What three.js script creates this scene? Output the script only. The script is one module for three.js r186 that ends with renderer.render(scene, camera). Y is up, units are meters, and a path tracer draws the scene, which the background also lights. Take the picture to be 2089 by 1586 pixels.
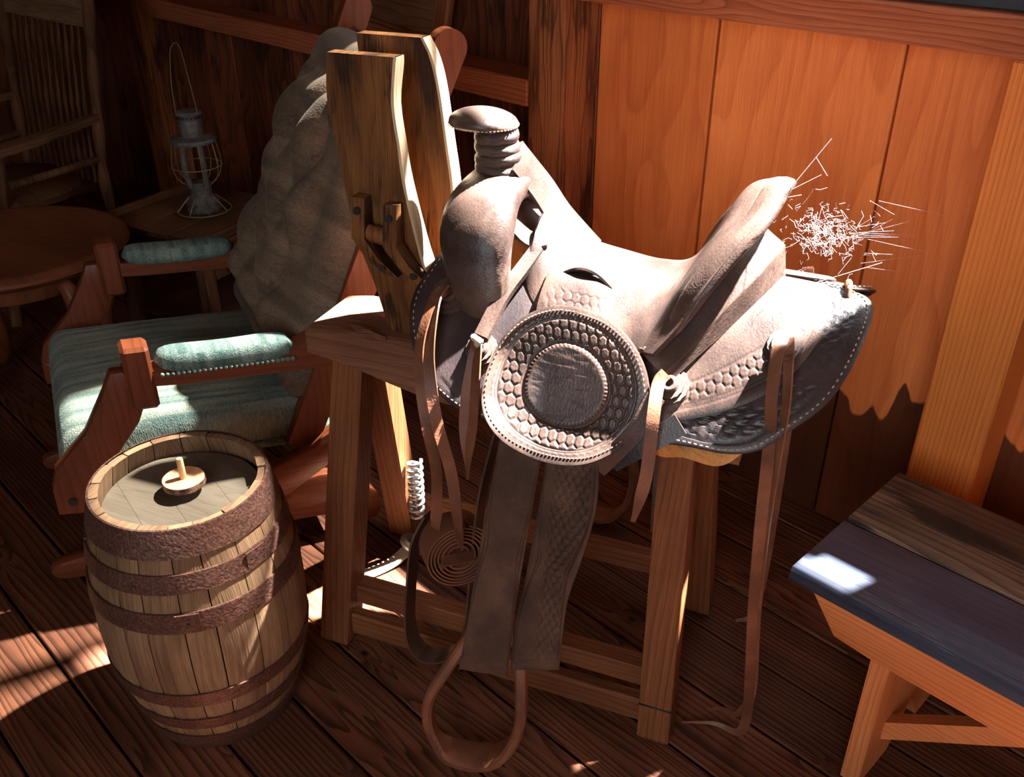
import * as THREE from 'three';
import { mergeGeometries, toCreasedNormals } from 'three/addons/utils/BufferGeometryUtils.js';

// ---------------------------------------------------------------- camera, sky, sun, exposure
const scene = new THREE.Scene();
const camera = new THREE.PerspectiveCamera(45.2166, 2089 / 1586, 0.05, 60);
camera.position.set(0, 1.5, 0);
{
  const pitch = Math.atan(1103 / 1904), yaw = 44.5 * Math.PI / 180;
  camera.lookAt(-Math.cos(yaw) * Math.cos(pitch), 1.5 - Math.sin(pitch), -Math.sin(yaw) * Math.cos(pitch));
}
scene.background = new THREE.Color().setRGB(0.92, 0.95, 1.0);
scene.backgroundIntensity = 6.6;
const sun = new THREE.DirectionalLight(new THREE.Color().setRGB(1.0, 0.97, 0.95), 138);
sun.position.set(-1.1 + 0.29 * 4, 0.6 + 1.62 * 4, -1.0 - 4);
sun.target.position.set(-1.1, 0.6, -1.0);
sun.castShadow = true;
sun.shadow.radius = 2;
sun.shadow.mapSize.set(2048, 2048);
Object.assign(sun.shadow.camera, { left: -4, right: 4, top: 4, bottom: -4, near: 0.5, far: 14 });
scene.add(sun, sun.target);
const renderer = new THREE.WebGLRenderer();
renderer.toneMapping = THREE.LinearToneMapping;
renderer.toneMappingExposure = 1.0;
renderer.shadowMap.enabled = true;

// ---------------------------------------------------------------- helpers
const V = (x, y, z) => new THREE.Vector3(x, y, z);
const PI = Math.PI, clamp = (x, a, b) => Math.max(a, Math.min(b, x)), mix = (a, b, t) => a + (b - a) * t;
const smooth = (a, b, x) => { const t = clamp((x - a) / (b - a), 0, 1); return t * t * (3 - 2 * t); };
function rng(seed) { let a = seed >>> 0; return () => { a = (a + 0x6D2B79F5) | 0; let t = Math.imul(a ^ (a >>> 15), 1 | a); t = (t + Math.imul(t ^ (t >>> 7), 61 | t)) ^ t; return ((t ^ (t >>> 14)) >>> 0) / 4294967296; }; }
const R0 = rng(7);
function hash(ix, iy, s) { let h = Math.imul(ix, 374761393) ^ Math.imul(iy, 668265263) ^ Math.imul(s, 974634777); h = Math.imul(h ^ (h >>> 13), 1274126177); return ((h ^ (h >>> 16)) >>> 0) / 4294967296; }
function vn(x, y, px, py, s) {            // value noise, periodic in px, py
  const ix = Math.floor(x), iy = Math.floor(y), fx = x - ix, fy = y - iy;
  const ux = fx * fx * (3 - 2 * fx), uy = fy * fy * (3 - 2 * fy), m = (a, p) => ((a % p) + p) % p;
  const x0 = m(ix, px), x1 = m(ix + 1, px), y0 = m(iy, py), y1 = m(iy + 1, py);
  return mix(mix(hash(x0, y0, s), hash(x1, y0, s), ux), mix(hash(x0, y1, s), hash(x1, y1, s), ux), uy);
}
function fbm(x, y, px, py, s, oct = 4) { let v = 0, a = 0.5, t = 0; for (let o = 0; o < oct; o++) { v += a * vn(x, y, px, py, s + o * 17); t += a; x *= 2; y *= 2; px *= 2; py *= 2; a *= 0.5; } return v / t; }

function tex(w, h, fn, pw, ph, srgb) {
  const d = new Uint8Array(w * h * 4);
  for (let j = 0; j < h; j++) for (let i = 0; i < w; i++) {
    const c = fn(i / w, j / h), k = (j * w + i) * 4;
    d[k] = clamp(c[0], 0, 255); d[k + 1] = clamp(c[1], 0, 255); d[k + 2] = clamp(c[2], 0, 255); d[k + 3] = 255;
  }
  const t = new THREE.DataTexture(d, w, h, THREE.RGBAFormat);
  t.wrapS = t.wrapT = THREE.RepeatWrapping; t.magFilter = THREE.LinearFilter; t.minFilter = THREE.LinearFilter;
  if (srgb) t.colorSpace = THREE.SRGBColorSpace;
  t.repeat.set(1 / pw, 1 / ph); t.needsUpdate = true;
  return t;
}
// wood: u runs across the grain, v along it, both in metres
function wood({ seed, light, dark, rings = 14, warp = 1, contrast = 0.8, fibre = 0.5, blotch = 0.4, knots = [], stain = 0, stainColor = [22, 16, 12], pw = 0.3, ph = 1.2, w = 512, h = 1024, rough = 0.7, bump = 0.0012, sharp = 3, spec = 0.4, stainShade = 0 }) {
  const H = new Float32Array(w * h);
  const col = tex(w, h, (x, y) => {
    let t = x * rings + (fbm(x * 3, y * 2, 3, 2, seed, 3) - 0.5) * 5 * warp + (fbm(x * 6, y * 5, 6, 5, seed + 3, 2) - 0.5) * 0.8 * warp, kn = 0;
    for (const [kx, ky, r] of knots) {
      const dx = (x - kx) * pw, dy = (y - ky) * ph * 0.32, d = Math.hypot(dx, dy) / r;
      t += 3.2 * Math.exp(-d * d * 0.35) * (dx > 0 ? 1 : -1) * Math.min(1, Math.abs(dx) / r);
      kn = Math.max(kn, Math.exp(-Math.pow(Math.hypot(dx, (y - ky) * ph * 0.75) / (r * 0.55), 4)));
    }
    const saw = t - Math.floor(t), line = Math.pow(saw, sharp) * (1 - smooth(0.92, 1, saw));
    const f = vn(x * 150, y * 10, 150, 10, seed + 5) * 0.6 + vn(x * 256, y * 40, 256, 40, seed + 6) * 0.4;
    const b = fbm(x * 2, y * 3, 2, 3, seed + 9, 3);
    let k = clamp(line * contrast + (f - 0.5) * fibre + (b - 0.5) * 2 * blotch + 0.25, 0, 1);
    k = Math.max(k, kn);
    let c = [0, 1, 2].map((i) => mix(light[i], dark[i], k));
    if (kn > 0) c = c.map((q) => q * (1 - 0.55 * kn));
    if (stain) {
      const s = smooth(1 - stain, 1 - stain + 0.16, fbm(x * 4, y * 7, 4, 7, seed + 21, 5) * 0.8 + f * 0.2 + 0.12);
      c = c.map((q, i) => mix(q, stainColor[i], s * 0.85));
    }
    if (stainShade) {                         // stain tongues and painted shade at the foot of the boards
      const edge = stainShade + 0.24 * (fbm(x * 5, 0.5, 5, 1, seed + 31, 3) - 0.5) + 0.1 * (vn(x * 17, 0.5, 17, 1, seed + 33) - 0.5) + 0.03 * (fbm(x * 20, y * 30, 20, 30, seed + 35, 2) - 0.5), q = smooth(0, 0.012, edge - y * ph), m = 0.75 + 0.5 * (b - 0.5);
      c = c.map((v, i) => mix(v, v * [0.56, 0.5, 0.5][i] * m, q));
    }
    H[Math.floor(y * h + 0.5) * w + Math.floor(x * w + 0.5)] = 1 - k * 0.6 - (f - 0.5) * 0.5;
    return c;
  }, pw, ph, true);
  const bm = tex(w, h, (x, y) => { const q = H[Math.floor(y * h + 0.5) * w + Math.floor(x * w + 0.5)] * 200; return [q, q, q]; }, pw, ph, false);
  return new THREE.MeshPhysicalMaterial({ map: col, bumpMap: bm, bumpScale: bump, roughness: rough, specularIntensity: spec });
}

// ---- geometry helpers
function boxUV(g, grain = 1, ox = 0, oy = 0) {       // box-projected uv in metres, v along the grain axis
  if (g.index) g = g.toNonIndexed();
  const p = g.attributes.position, uv = new Float32Array(p.count * 2), a = V(), b = V(), c = V(), n = V(), o = [0, 1, 2].filter((i) => i !== grain);
  for (let t = 0; t < p.count; t += 3) {
    a.fromBufferAttribute(p, t); b.fromBufferAttribute(p, t + 1); c.fromBufferAttribute(p, t + 2);
    n.copy(b).sub(a).cross(c.clone().sub(a));
    const na = [Math.abs(n.x), Math.abs(n.y), Math.abs(n.z)];
    let ua, va = grain;
    if (na[grain] > 1.5 * Math.max(na[o[0]], na[o[1]])) { ua = o[0]; va = o[1]; } else ua = na[o[0]] > na[o[1]] ? o[1] : o[0];
    for (let k = 0; k < 3; k++) { const q = [a, b, c][k].toArray(); uv[(t + k) * 2] = q[ua] + ox; uv[(t + k) * 2 + 1] = q[va] + oy; }
  }
  g.setAttribute('uv', new THREE.BufferAttribute(uv, 2));
  return g;
}
function soft(g, angle = 0.5) { return toCreasedNormals(g, angle); }
// chamfered box, centred, 44 triangles
function cbox(w, h, d, c = 0.004, grain = null) {
  const W = w / 2, H = h / 2, D = d / 2; c = Math.min(c, W * 0.9, H * 0.9, D * 0.9);
  const pos = [], P = (sx, sy, sz, ax) => [sx * (W - (ax === 0 ? 0 : c)), sy * (H - (ax === 1 ? 0 : c)), sz * (D - (ax === 2 ? 0 : c))];
  const tri = (a, b, e) => {
    const A = V(...a), n = V(...b).sub(A).cross(V(...e).sub(A)), m = V(a[0] + b[0] + e[0], a[1] + b[1] + e[1], a[2] + b[2] + e[2]);
    if (n.dot(m) < 0) pos.push(...a, ...e, ...b); else pos.push(...a, ...b, ...e);
  };
  const quad = (a, b, e, f) => { tri(a, b, e); tri(a, e, f); };
  for (const ax of [0, 1, 2]) for (const s of [-1, 1]) {
    const q = (u, v) => { const r = [0, 0, 0]; r[ax] = s; r[(ax + 1) % 3] = u; r[(ax + 2) % 3] = v; return P(r[0], r[1], r[2], ax); };
    quad(q(-1, -1), q(1, -1), q(1, 1), q(-1, 1));
  }
  for (const ax of [0, 1, 2]) for (const u of [-1, 1]) for (const v of [-1, 1]) {
    const b = (ax + 1) % 3, e = (ax + 2) % 3, q = (t, f) => { const r = [0, 0, 0]; r[ax] = t; r[b] = u; r[e] = v; return P(r[0], r[1], r[2], f); };
    quad(q(-1, b), q(1, b), q(1, e), q(-1, e));
  }
  for (const x of [-1, 1]) for (const y of [-1, 1]) for (const z of [-1, 1]) tri(P(x, y, z, 0), P(x, y, z, 1), P(x, y, z, 2));
  const g = new THREE.BufferGeometry(); g.setAttribute('position', new THREE.Float32BufferAttribute(pos, 3));
  g.computeVertexNormals();
  const gr = grain ?? (w >= h && w >= d ? 0 : h >= d ? 1 : 2);
  return boxUV(g, gr, R0() * 3, R0() * 3);
}
function boxAt(x0, x1, y0, y1, z0, z1, c = 0.004, grain = null) { const g = cbox(x1 - x0, y1 - y0, z1 - z0, c, grain); g.translate((x0 + x1) / 2, (y0 + y1) / 2, (z0 + z1) / 2); return g; }
// loft through closed rings of points
function loft(rings, { crease = 0.6, grain = 1, caps = true, uv = true } = {}) {
  const n = rings[0].length, pos = [], idx = [];
  for (const r of rings) for (const p of r) pos.push(p.x, p.y, p.z);
  for (let i = 0; i < rings.length - 1; i++) for (let j = 0; j < n; j++) { const a = i * n + j, b = i * n + (j + 1) % n, c = a + n, d = b + n; idx.push(a, b, d, a, d, c); }
  if (caps) for (const [i, f] of [[0, 1], [rings.length - 1, 0]]) {
    const c = rings[i].reduce((s, p) => s.add(p), V()).multiplyScalar(1 / n), k = pos.length / 3; pos.push(c.x, c.y, c.z);
    for (let j = 0; j < n; j++) { const a = i * n + j, b = i * n + (j + 1) % n; f ? idx.push(k, b, a) : idx.push(k, a, b); }
  }
  let g = new THREE.BufferGeometry(); g.setAttribute('position', new THREE.Float32BufferAttribute(pos, 3)); g.setIndex(idx);
  // make it face outwards
  let vol = 0; const A = V(), B = V(), C = V(), at = (q, k) => q.set(pos[k * 3], pos[k * 3 + 1], pos[k * 3 + 2]);
  for (let t = 0; t < idx.length; t += 3) vol += at(A, idx[t]).dot(at(B, idx[t + 1]).cross(at(C, idx[t + 2])));
  if (vol < 0) { for (let t = 0; t < idx.length; t += 3) { const q = idx[t + 1]; idx[t + 1] = idx[t + 2]; idx[t + 2] = q; } g.setIndex(idx); }
  g = toCreasedNormals(g, crease);
  return uv ? boxUV(g, grain, R0() * 3, R0() * 3) : g;
}
const curve = (pts, n, closed = false) => new THREE.CatmullRomCurve3(pts, closed, 'catmullrom', 0.5).getPoints(n);
// flat strap along points; ups = direction of the flat face; width and thickness in metres
function strap(pts, up, width, thick, n = 40, { twist = null, taper = 0, crease = 0.7 } = {}) {
  const c = curve(pts, n), ups = Array.isArray(up) ? curve(up, n) : null, rings = [];
  for (let i = 0; i <= n; i++) {
    const t = c[Math.min(n, i + 1)].clone().sub(c[Math.max(0, i - 1)]).normalize();
    const u = (ups ? ups[i] : up).clone(); u.addScaledVector(t, -u.dot(t)).normalize();
    if (twist) u.applyAxisAngle(t, twist(i / n));
    const s = t.clone().cross(u), w = width * (taper ? 1 - taper * smooth(0.7, 1, i / n) : 1) / 2, h = thick / 2;
    rings.push([[1, 1], [-1, 1], [-1, -1], [1, -1]].map(([a, b]) => c[i].clone().addScaledVector(s, a * w).addScaledVector(u, b * h)));
  }
  const g = loft(rings, { crease, uv: false });
  return tubeUV(g);
}
function tubeUV(g) { return boxUV(g, 1, R0(), R0()); }
function tube(pts, r, n = 24, k = 8, crease = 1.2) {
  const c = curve(pts, n), rings = []; let u = V(0.3, 1, 0.2);
  for (let i = 0; i <= n; i++) {
    const t = c[Math.min(n, i + 1)].clone().sub(c[Math.max(0, i - 1)]).normalize();
    u = u.clone().addScaledVector(t, -u.dot(t)).normalize(); const s = t.clone().cross(u), rr = typeof r === 'function' ? r(i / n) : r;
    rings.push(Array.from({ length: k }, (_, j) => c[i].clone().addScaledVector(u, Math.cos(j / k * 2 * PI) * rr).addScaledVector(s, Math.sin(j / k * 2 * PI) * rr)));
  }
  return loft(rings, { crease });
}
function lathe(prof, seg = 48, grain = 1) { return boxUV(soft(new THREE.LatheGeometry(prof.map(([r, y]) => new THREE.Vector2(r, y)), seg), 0.6), grain, R0(), R0()); }
// plate: polygon in x,y given thickness along z (bevelled)
function plate(pts, thick, bevel = 0.004, grain = 1) {
  const s = new THREE.Shape(pts.map(([x, y]) => new THREE.Vector2(x, y)));
  const g = new THREE.ExtrudeGeometry(s, { depth: Math.max(0.001, thick - 2 * bevel), bevelEnabled: bevel > 0, bevelThickness: bevel, bevelSize: bevel, bevelOffset: -bevel, bevelSegments: 2, curveSegments: 8 });
  g.translate(0, 0, -thick / 2 + bevel);
  return boxUV(soft(g, 0.5), grain, R0() * 3, R0() * 3);
}
const smoothPoly = (pts, n, closed = true) => curve(pts.map(([x, y]) => V(x, y, 0)), n, closed).slice(0, closed ? n : n + 1).map((p) => [p.x, p.y]);
// a sheet over a polar grid: outline [[a,b]...], centre, surf(a, b, off) -> Vector3
function leaf(outline, ctr, surf, { off = 0, thick = 0.004, M = 120, K = 24, relief = null, flip = false, round = 0.5 } = {}) {
  const o = smoothPoly(outline, M), pos = [], uv = [], idx = [];
  const lay = (top) => {
    const base = pos.length / 3;
    for (let i = 0; i <= K; i++) for (let j = 0; j < M; j++) {
      const r = Math.pow(i / K, 0.8), a = ctr[0] + (o[j][0] - ctr[0]) * r, b = ctr[1] + (o[j][1] - ctr[1]) * r, e = (1 - r) * Math.hypot(o[j][0] - ctr[0], o[j][1] - ctr[1]);
      const p = surf(a, b, top ? off + thick * (1 - round * Math.exp(-e / (thick * 0.8))) + (relief ? relief(a, b, r, e, j / M) : 0) : off);
      pos.push(p.x, p.y, p.z); uv.push(a, b);
    }
    for (let i = 0; i < K; i++) for (let j = 0; j < M; j++) {
      const a = base + i * M + j, b = base + i * M + (j + 1) % M, c = a + M, d = b + M;
      (top !== flip) ? idx.push(a, c, d, a, d, b) : idx.push(a, d, c, a, b, d);
    }
    return base;
  };
  const t = lay(true), bt = lay(false), w = pos.length / 3;
  for (let j = 0; j < M; j++) for (const k of [t, bt]) { const s = (k + K * M + j); pos.push(pos[s * 3], pos[s * 3 + 1], pos[s * 3 + 2]); uv.push(uv[s * 2], uv[s * 2 + 1]); }
  for (let j = 0; j < M; j++) { const a = w + j * 2, b = w + ((j + 1) % M) * 2; flip ? idx.push(a, b, a + 1, b, b + 1, a + 1) : idx.push(a, a + 1, b, b, a + 1, b + 1); }
  const g = new THREE.BufferGeometry(); g.setAttribute('position', new THREE.Float32BufferAttribute(pos, 3)); g.setAttribute('uv', new THREE.Float32BufferAttribute(uv, 2)); g.setIndex(idx);
  g.computeVertexNormals();
  return g;
}
// a sheet over a square grid: fn(u, v) -> Vector3, thickness below the face
function sheet(fn, nu, nv, thick, uvs = [1, 1]) {
  const pos = [], uv = [], idx = [], P = [], N = [];
  for (let i = 0; i <= nu; i++) for (let j = 0; j <= nv; j++) P.push(fn(i / nu, j / nv));
  const at = (i, j) => P[clamp(i, 0, nu) * (nv + 1) + clamp(j, 0, nv)];
  for (let i = 0; i <= nu; i++) for (let j = 0; j <= nv; j++) N.push(at(i + 1, j).clone().sub(at(i - 1, j)).cross(at(i, j + 1).clone().sub(at(i, j - 1))).normalize());
  for (const s of [0, 1]) P.forEach((p, k) => { const q = s ? p.clone().addScaledVector(N[k], -thick) : p; pos.push(q.x, q.y, q.z); uv.push(Math.floor(k / (nv + 1)) / nu * uvs[0], (k % (nv + 1)) / nv * uvs[1]); });
  const m = P.length;
  for (let i = 0; i < nu; i++) for (let j = 0; j < nv; j++) { const a = i * (nv + 1) + j, b = a + 1, c = a + nv + 1, d = c + 1; idx.push(a, c, d, a, d, b, a + m, d + m, c + m, a + m, b + m, d + m); }
  const edge = []; for (let j = 0; j < nv; j++) edge.push(j); for (let i = 0; i < nu; i++) edge.push(i * (nv + 1) + nv); for (let j = nv; j > 0; j--) edge.push(nu * (nv + 1) + j); for (let i = nu; i > 0; i--) edge.push(i * (nv + 1));
  const w = pos.length / 3; for (const e of edge) for (const k of [e, e + m]) { pos.push(pos[k * 3], pos[k * 3 + 1], pos[k * 3 + 2]); uv.push(uv[k * 2], uv[k * 2 + 1]); }
  edge.forEach((_, j) => { const a = w + j * 2, b = w + ((j + 1) % edge.length) * 2; idx.push(a, b, b + 1, a, b + 1, a + 1); });
  const g = new THREE.BufferGeometry(); g.setAttribute('position', new THREE.Float32BufferAttribute(pos, 3)); g.setAttribute('uv', new THREE.Float32BufferAttribute(uv, 2)); g.setIndex(idx); g.computeVertexNormals();
  return g;
}
const plain = (g) => { const q = g.index ? g.toNonIndexed() : g; for (const k of Object.keys(q.attributes)) if (!['position', 'normal', 'uv'].includes(k)) q.deleteAttribute(k); return q; };
const merge = (gs) => mergeGeometries(gs.map(plain));

// ---- objects
const names = new Map();
function numbered(n) { const k = names.get(n) ?? 0; names.set(n, k + 1); return k ? `${n}_${String(k).padStart(3, '0')}` : n; }
function part(name, geo, mat, parent, label) { const m = new THREE.Mesh(geo, mat); m.name = name; m.castShadow = m.receiveShadow = true; if (label) m.userData.label = label; parent.add(m); return m; }
function thing(name, label, category, [x, y, z] = [0, 0, 0], turn = 0, group) { const o = new THREE.Group(); o.name = numbered(name); o.position.set(x, y, z); o.rotation.y = turn; o.userData = { label, category }; if (group) o.userData.group = group; scene.add(o); return o; }
function struct(name, label) { const o = new THREE.Group(); o.name = name; o.userData = { kind: 'structure', label, category: name.split('_')[0] }; scene.add(o); return o; }

// ---------------------------------------------------------------- materials
const M = {};
M.wall = [1, 2, 3].map((s) => wood({ seed: 100 + s * 31, light: [226, 134, 72], dark: [178, 88, 42], rings: 5, warp: 1.2, contrast: 0.35, fibre: 0.45, blotch: 0.45, pw: 0.4, ph: 1.4, rough: 0.62, sharp: 2, stain: 0.1, stainColor: [84, 38, 22] }));
M.wallStainShade = [1, 2, 3].map((s) => wood({ seed: 160 + s * 31, light: [226, 134, 72], dark: [178, 88, 42], rings: 6, warp: 1.2, contrast: 0.35, fibre: 0.45, blotch: 0.45, pw: 0.5, ph: 1.4, rough: 0.62, sharp: 2, stain: 0.1, stainColor: [84, 38, 22], stainShade: 0.34 + 0.04 * s }));  // foot of the boards darkened for stain tongues and painted shade
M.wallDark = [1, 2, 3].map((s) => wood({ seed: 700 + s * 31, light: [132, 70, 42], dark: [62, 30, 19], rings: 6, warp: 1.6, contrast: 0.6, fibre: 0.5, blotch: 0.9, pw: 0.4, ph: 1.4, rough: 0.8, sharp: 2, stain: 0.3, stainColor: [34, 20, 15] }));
M.post = wood({ seed: 11, light: [228, 140, 68], dark: [190, 102, 44], rings: 20, warp: 0.45, contrast: 0.75, fibre: 0.4, blotch: 0.25, knots: [[0.4, 0.55, 0.009]], pw: 0.2, ph: 1.3, rough: 0.5, sharp: 2.5 });
M.rough = wood({ seed: 12, light: [166, 100, 58], dark: [78, 42, 24], rings: 10, warp: 1.4, contrast: 0.8, fibre: 0.6, blotch: 0.8, pw: 0.2, ph: 1.1, rough: 0.8, stain: 0.3, stainColor: [60, 32, 20], bump: 0.003 });
M.rail = wood({ seed: 13, light: [178, 104, 68], dark: [126, 64, 38], rings: 14, warp: 0.9, contrast: 0.8, fibre: 0.5, blotch: 0.3, knots: [[0.5, 0.6, 0.02]], pw: 0.18, ph: 1.1, rough: 0.7 });
M.floor = [1, 2, 3, 4].map((s) => wood({ seed: 40 + s * 13, light: [120, 74, 50], dark: [57, 31, 20], rings: [9, 13, 7, 11][s - 1], warp: [0.5, 0.3, 1.5, 0.9][s - 1], contrast: 0.95, fibre: 0.4, blotch: 0.45, knots: [[0.35, 0.15 * s, 0.012], [0.6, 0.95 - 0.12 * s, 0.008]], pw: 0.155, ph: 1.3, w: 256, rough: 0.62, sharp: 2.4, bump: 0.0016, stain: 0.12, stainColor: [42, 26, 18] }));
M.oak = wood({ seed: 61, light: [142, 88, 52], dark: [84, 48, 28], rings: 12, warp: 0.4, contrast: 0.5, fibre: 0.7, blotch: 0.5, pw: 0.16, ph: 0.9, rough: 0.62, stain: 0.06 });
M.beam = wood({ seed: 62, light: [140, 98, 72], dark: [92, 58, 42], rings: 8, warp: 0.7, contrast: 0.5, fibre: 0.6, blotch: 0.5, pw: 0.2, ph: 0.9, rough: 0.8, bump: 0.003, stain: 0.08, stainColor: [70, 50, 38] });
M.raw = wood({ seed: 64, light: [206, 182, 150], dark: [160, 130, 98], rings: 8, warp: 0.7, contrast: 0.5, pw: 0.1, ph: 0.7, w: 128, h: 512, rough: 0.8 });  // pale colour standing in for sunlight on the jaw edges
M.jaw = wood({ seed: 63, light: [132, 88, 46], dark: [76, 46, 22], rings: 7, warp: 0.9, contrast: 0.4, fibre: 0.6, blotch: 0.9, pw: 0.2, ph: 0.7, rough: 0.6, stain: 0.38, stainColor: [38, 24, 14] });
M.stave = [1, 2, 3].map((s) => wood({ seed: 70 + s, light: [146, 116, 86], dark: [92, 66, 47], rings: 8, warp: 0.5, contrast: 0.35, fibre: 0.75, blotch: 0.7, pw: 0.12, ph: 0.6, w: 256, h: 512, rough: 0.72, stain: 0.16, stainColor: [92, 56, 28] }));
M.head = wood({ seed: 75, light: [104, 95, 80], dark: [76, 65, 52], rings: 6, warp: 0.8, contrast: 0.3, fibre: 0.4, blotch: 0.6, pw: 0.2, ph: 0.5, w: 256, h: 512, rough: 0.75, stain: 0.08, stainColor: [120, 92, 66] });
M.top = wood({ seed: 76, light: [216, 176, 136], dark: [176, 124, 86], rings: 20, contrast: 0.5, pw: 0.1, ph: 0.2, w: 128, h: 128, rough: 0.6 });
M.bark = wood({ seed: 77, light: [150, 110, 88], dark: [74, 52, 42], rings: 3, blotch: 1.2, fibre: 1.2, pw: 0.04, ph: 0.04, w: 128, h: 128, rough: 0.9, bump: 0.002 });
M.mahog = wood({ seed: 81, light: [124, 66, 41], dark: [78, 38, 22], rings: 10, warp: 0.6, contrast: 0.4, fibre: 0.35, blotch: 0.4, pw: 0.2, ph: 0.8, rough: 0.36, bump: 0.0004, spec: 0.6 });
M.table = wood({ seed: 82, light: [128, 76, 50], dark: [78, 44, 28], rings: 9, warp: 0.8, contrast: 0.4, fibre: 0.4, blotch: 0.6, pw: 0.3, ph: 0.9, rough: 0.4, bump: 0.0004 });
M.old = wood({ seed: 83, light: [120, 84, 56], dark: [62, 40, 26], rings: 9, warp: 1, contrast: 0.5, fibre: 0.5, blotch: 0.7, pw: 0.25, ph: 0.8, rough: 0.75, stain: 0.12 });
M.bench = wood({ seed: 91, light: [214, 138, 84], dark: [164, 92, 50], rings: 16, warp: 0.7, contrast: 0.6, fibre: 0.4, blotch: 0.3, pw: 0.16, ph: 1.0, rough: 0.55 });
M.benchTop = wood({ seed: 92, light: [140, 110, 86], dark: [58, 46, 38], rings: 12, warp: 0.8, contrast: 0.7, fibre: 0.6, blotch: 0.9, pw: 0.24, ph: 1.2, rough: 0.42, stain: 0.42, stainColor: [26, 26, 28], bump: 0.001 });
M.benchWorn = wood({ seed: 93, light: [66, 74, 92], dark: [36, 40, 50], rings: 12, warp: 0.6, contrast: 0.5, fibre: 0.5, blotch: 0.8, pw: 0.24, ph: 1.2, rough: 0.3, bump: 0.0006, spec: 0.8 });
M.ceil = wood({ seed: 94, light: [120, 74, 46], dark: [70, 40, 26], rings: 8, pw: 0.4, ph: 1.4, w: 256, h: 512, rough: 0.85 });

function leatherMat(light, dark, rough, seed, extra = {}) {
  const c = tex(512, 512, (x, y) => { const k = clamp(fbm(x * 6, y * 6, 6, 6, seed, 5) * 1.5 - 0.3 + (vn(x * 200, y * 200, 200, 200, seed + 2) - 0.5) * 0.3, 0, 1); return [0, 1, 2].map((i) => mix(dark[i], light[i], k)); }, 0.3, 0.3, true);
  const b = tex(512, 512, (x, y) => { const q = 120 + (vn(x * 170, y * 170, 170, 170, seed + 3) - 0.5) * 90 + (fbm(x * 30, y * 30, 30, 30, seed + 4, 3) - 0.5) * 90; return [q, q, q]; }, 0.3, 0.3, false);
  return new THREE.MeshPhysicalMaterial({ map: c, bumpMap: b, bumpScale: 0.0006, roughness: rough, ...extra });
}
M.leather = leatherMat([92, 72, 63], [46, 35, 31], 0.38, 201, { specularIntensity: 0.8 });
M.skirt = leatherMat([66, 54, 52], [33, 28, 29], 0.38, 205, {});
M.fender = leatherMat([100, 72, 56], [54, 38, 30], 0.62, 209, { specularIntensity: 0.6 });
M.tan = leatherMat([136, 86, 58], [88, 52, 34], 0.55, 213, {});
M.strapDark = leatherMat([96, 66, 50], [54, 36, 28], 0.5, 217, {});
M.thread = new THREE.MeshStandardMaterial({ color: new THREE.Color('#b79a80'), roughness: 0.8 });
M.fleece = leatherMat([212, 158, 96], [160, 104, 52], 1, 219, { sheen: 0.3 });
M.rawhide = new THREE.MeshStandardMaterial({ color: new THREE.Color('#b8a58c'), roughness: 0.7 });
M.iron = (() => {
  const c = tex(512, 256, (x, y) => { const f = fbm(x * 150, y * 75, 150, 75, 301, 2), g = fbm(x * 6, y * 3, 6, 3, 305, 3), k = clamp(f * 1.5 - 0.3, 0, 1), q = clamp(g * 1.6 - 0.3, 0, 1); return [mix(78, 128, k) * mix(0.9, 1.1, q), mix(58, 96, k) * mix(0.8, 1.05, q), mix(50, 82, k) * mix(0.75, 1.05, q)]; }, 0.5, 0.25, true);
  const b = tex(512, 256, (x, y) => { const q = fbm(x * 160, y * 80, 160, 80, 309, 2) * 255; return [q, q, q]; }, 0.5, 0.25, false);
  return new THREE.MeshStandardMaterial({ map: c, bumpMap: b, bumpScale: 0.0012, roughness: 0.5, metalness: 0.45 });
})();
M.steel = new THREE.MeshStandardMaterial({ color: new THREE.Color('#9c9a96'), metalness: 0.75, roughness: 0.42 });
M.darkSteel = new THREE.MeshStandardMaterial({ color: new THREE.Color('#3c3a38'), metalness: 0.7, roughness: 0.5 });
M.zinc = (() => {
  const c = tex(256, 256, (x, y) => { const k = fbm(x * 10, y * 10, 10, 10, 331, 4); const q = mix(70, 132, k); return [q, q * 0.97, q * 0.93]; }, 0.12, 0.12, true);
  return new THREE.MeshStandardMaterial({ map: c, metalness: 0.35, roughness: 0.65 });
})();
M.wire = new THREE.MeshStandardMaterial({ color: new THREE.Color('#8a8058'), metalness: 0.5, roughness: 0.5 });
function fabric(a, b, seed, stripes, extra) {
  const c = tex(512, 512, (x, y) => {
    const s = vn(x * 4, y * stripes, 4, stripes, seed) * 0.55 + vn(x * 2, y * stripes * 2.5, 2, Math.round(stripes * 2.5), seed + 1) * 0.3 + (vn(x * 256, y * 256, 256, 256, seed + 3) - 0.5) * 0.4 + fbm(x * 3, y * 3, 3, 3, seed + 4, 3) * 0.35;
    return [0, 1, 2].map((i) => mix(a[i], b[i], clamp(s * 1.3 - 0.25, 0, 1)));
  }, 0.5, 0.5, true);
  const bm = tex(256, 256, (x, y) => { const q = vn(x * 128, y * 128, 128, 128, seed + 6) * 255; return [q, q, q]; }, 0.15, 0.15, false);
  return new THREE.MeshPhysicalMaterial({ map: c, bumpMap: bm, bumpScale: 0.0012, roughness: 0.95, sheen: 0.6, sheenRoughness: 0.5, sheenColor: new THREE.Color('#8fa8a0'), ...extra });
}
M.green = fabric([70, 92, 88], [158, 164, 142], 401, 40);
M.pad = fabric([58, 84, 78], [140, 156, 144], 405, 34);
M.velvet = fabric([66, 54, 42], [122, 102, 82], 409, 18, { sheenColor: new THREE.Color('#a89c8c') });
M.web = new THREE.MeshStandardMaterial({ color: new THREE.Color('#b4b4ba'), roughness: 0.5 });

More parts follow.
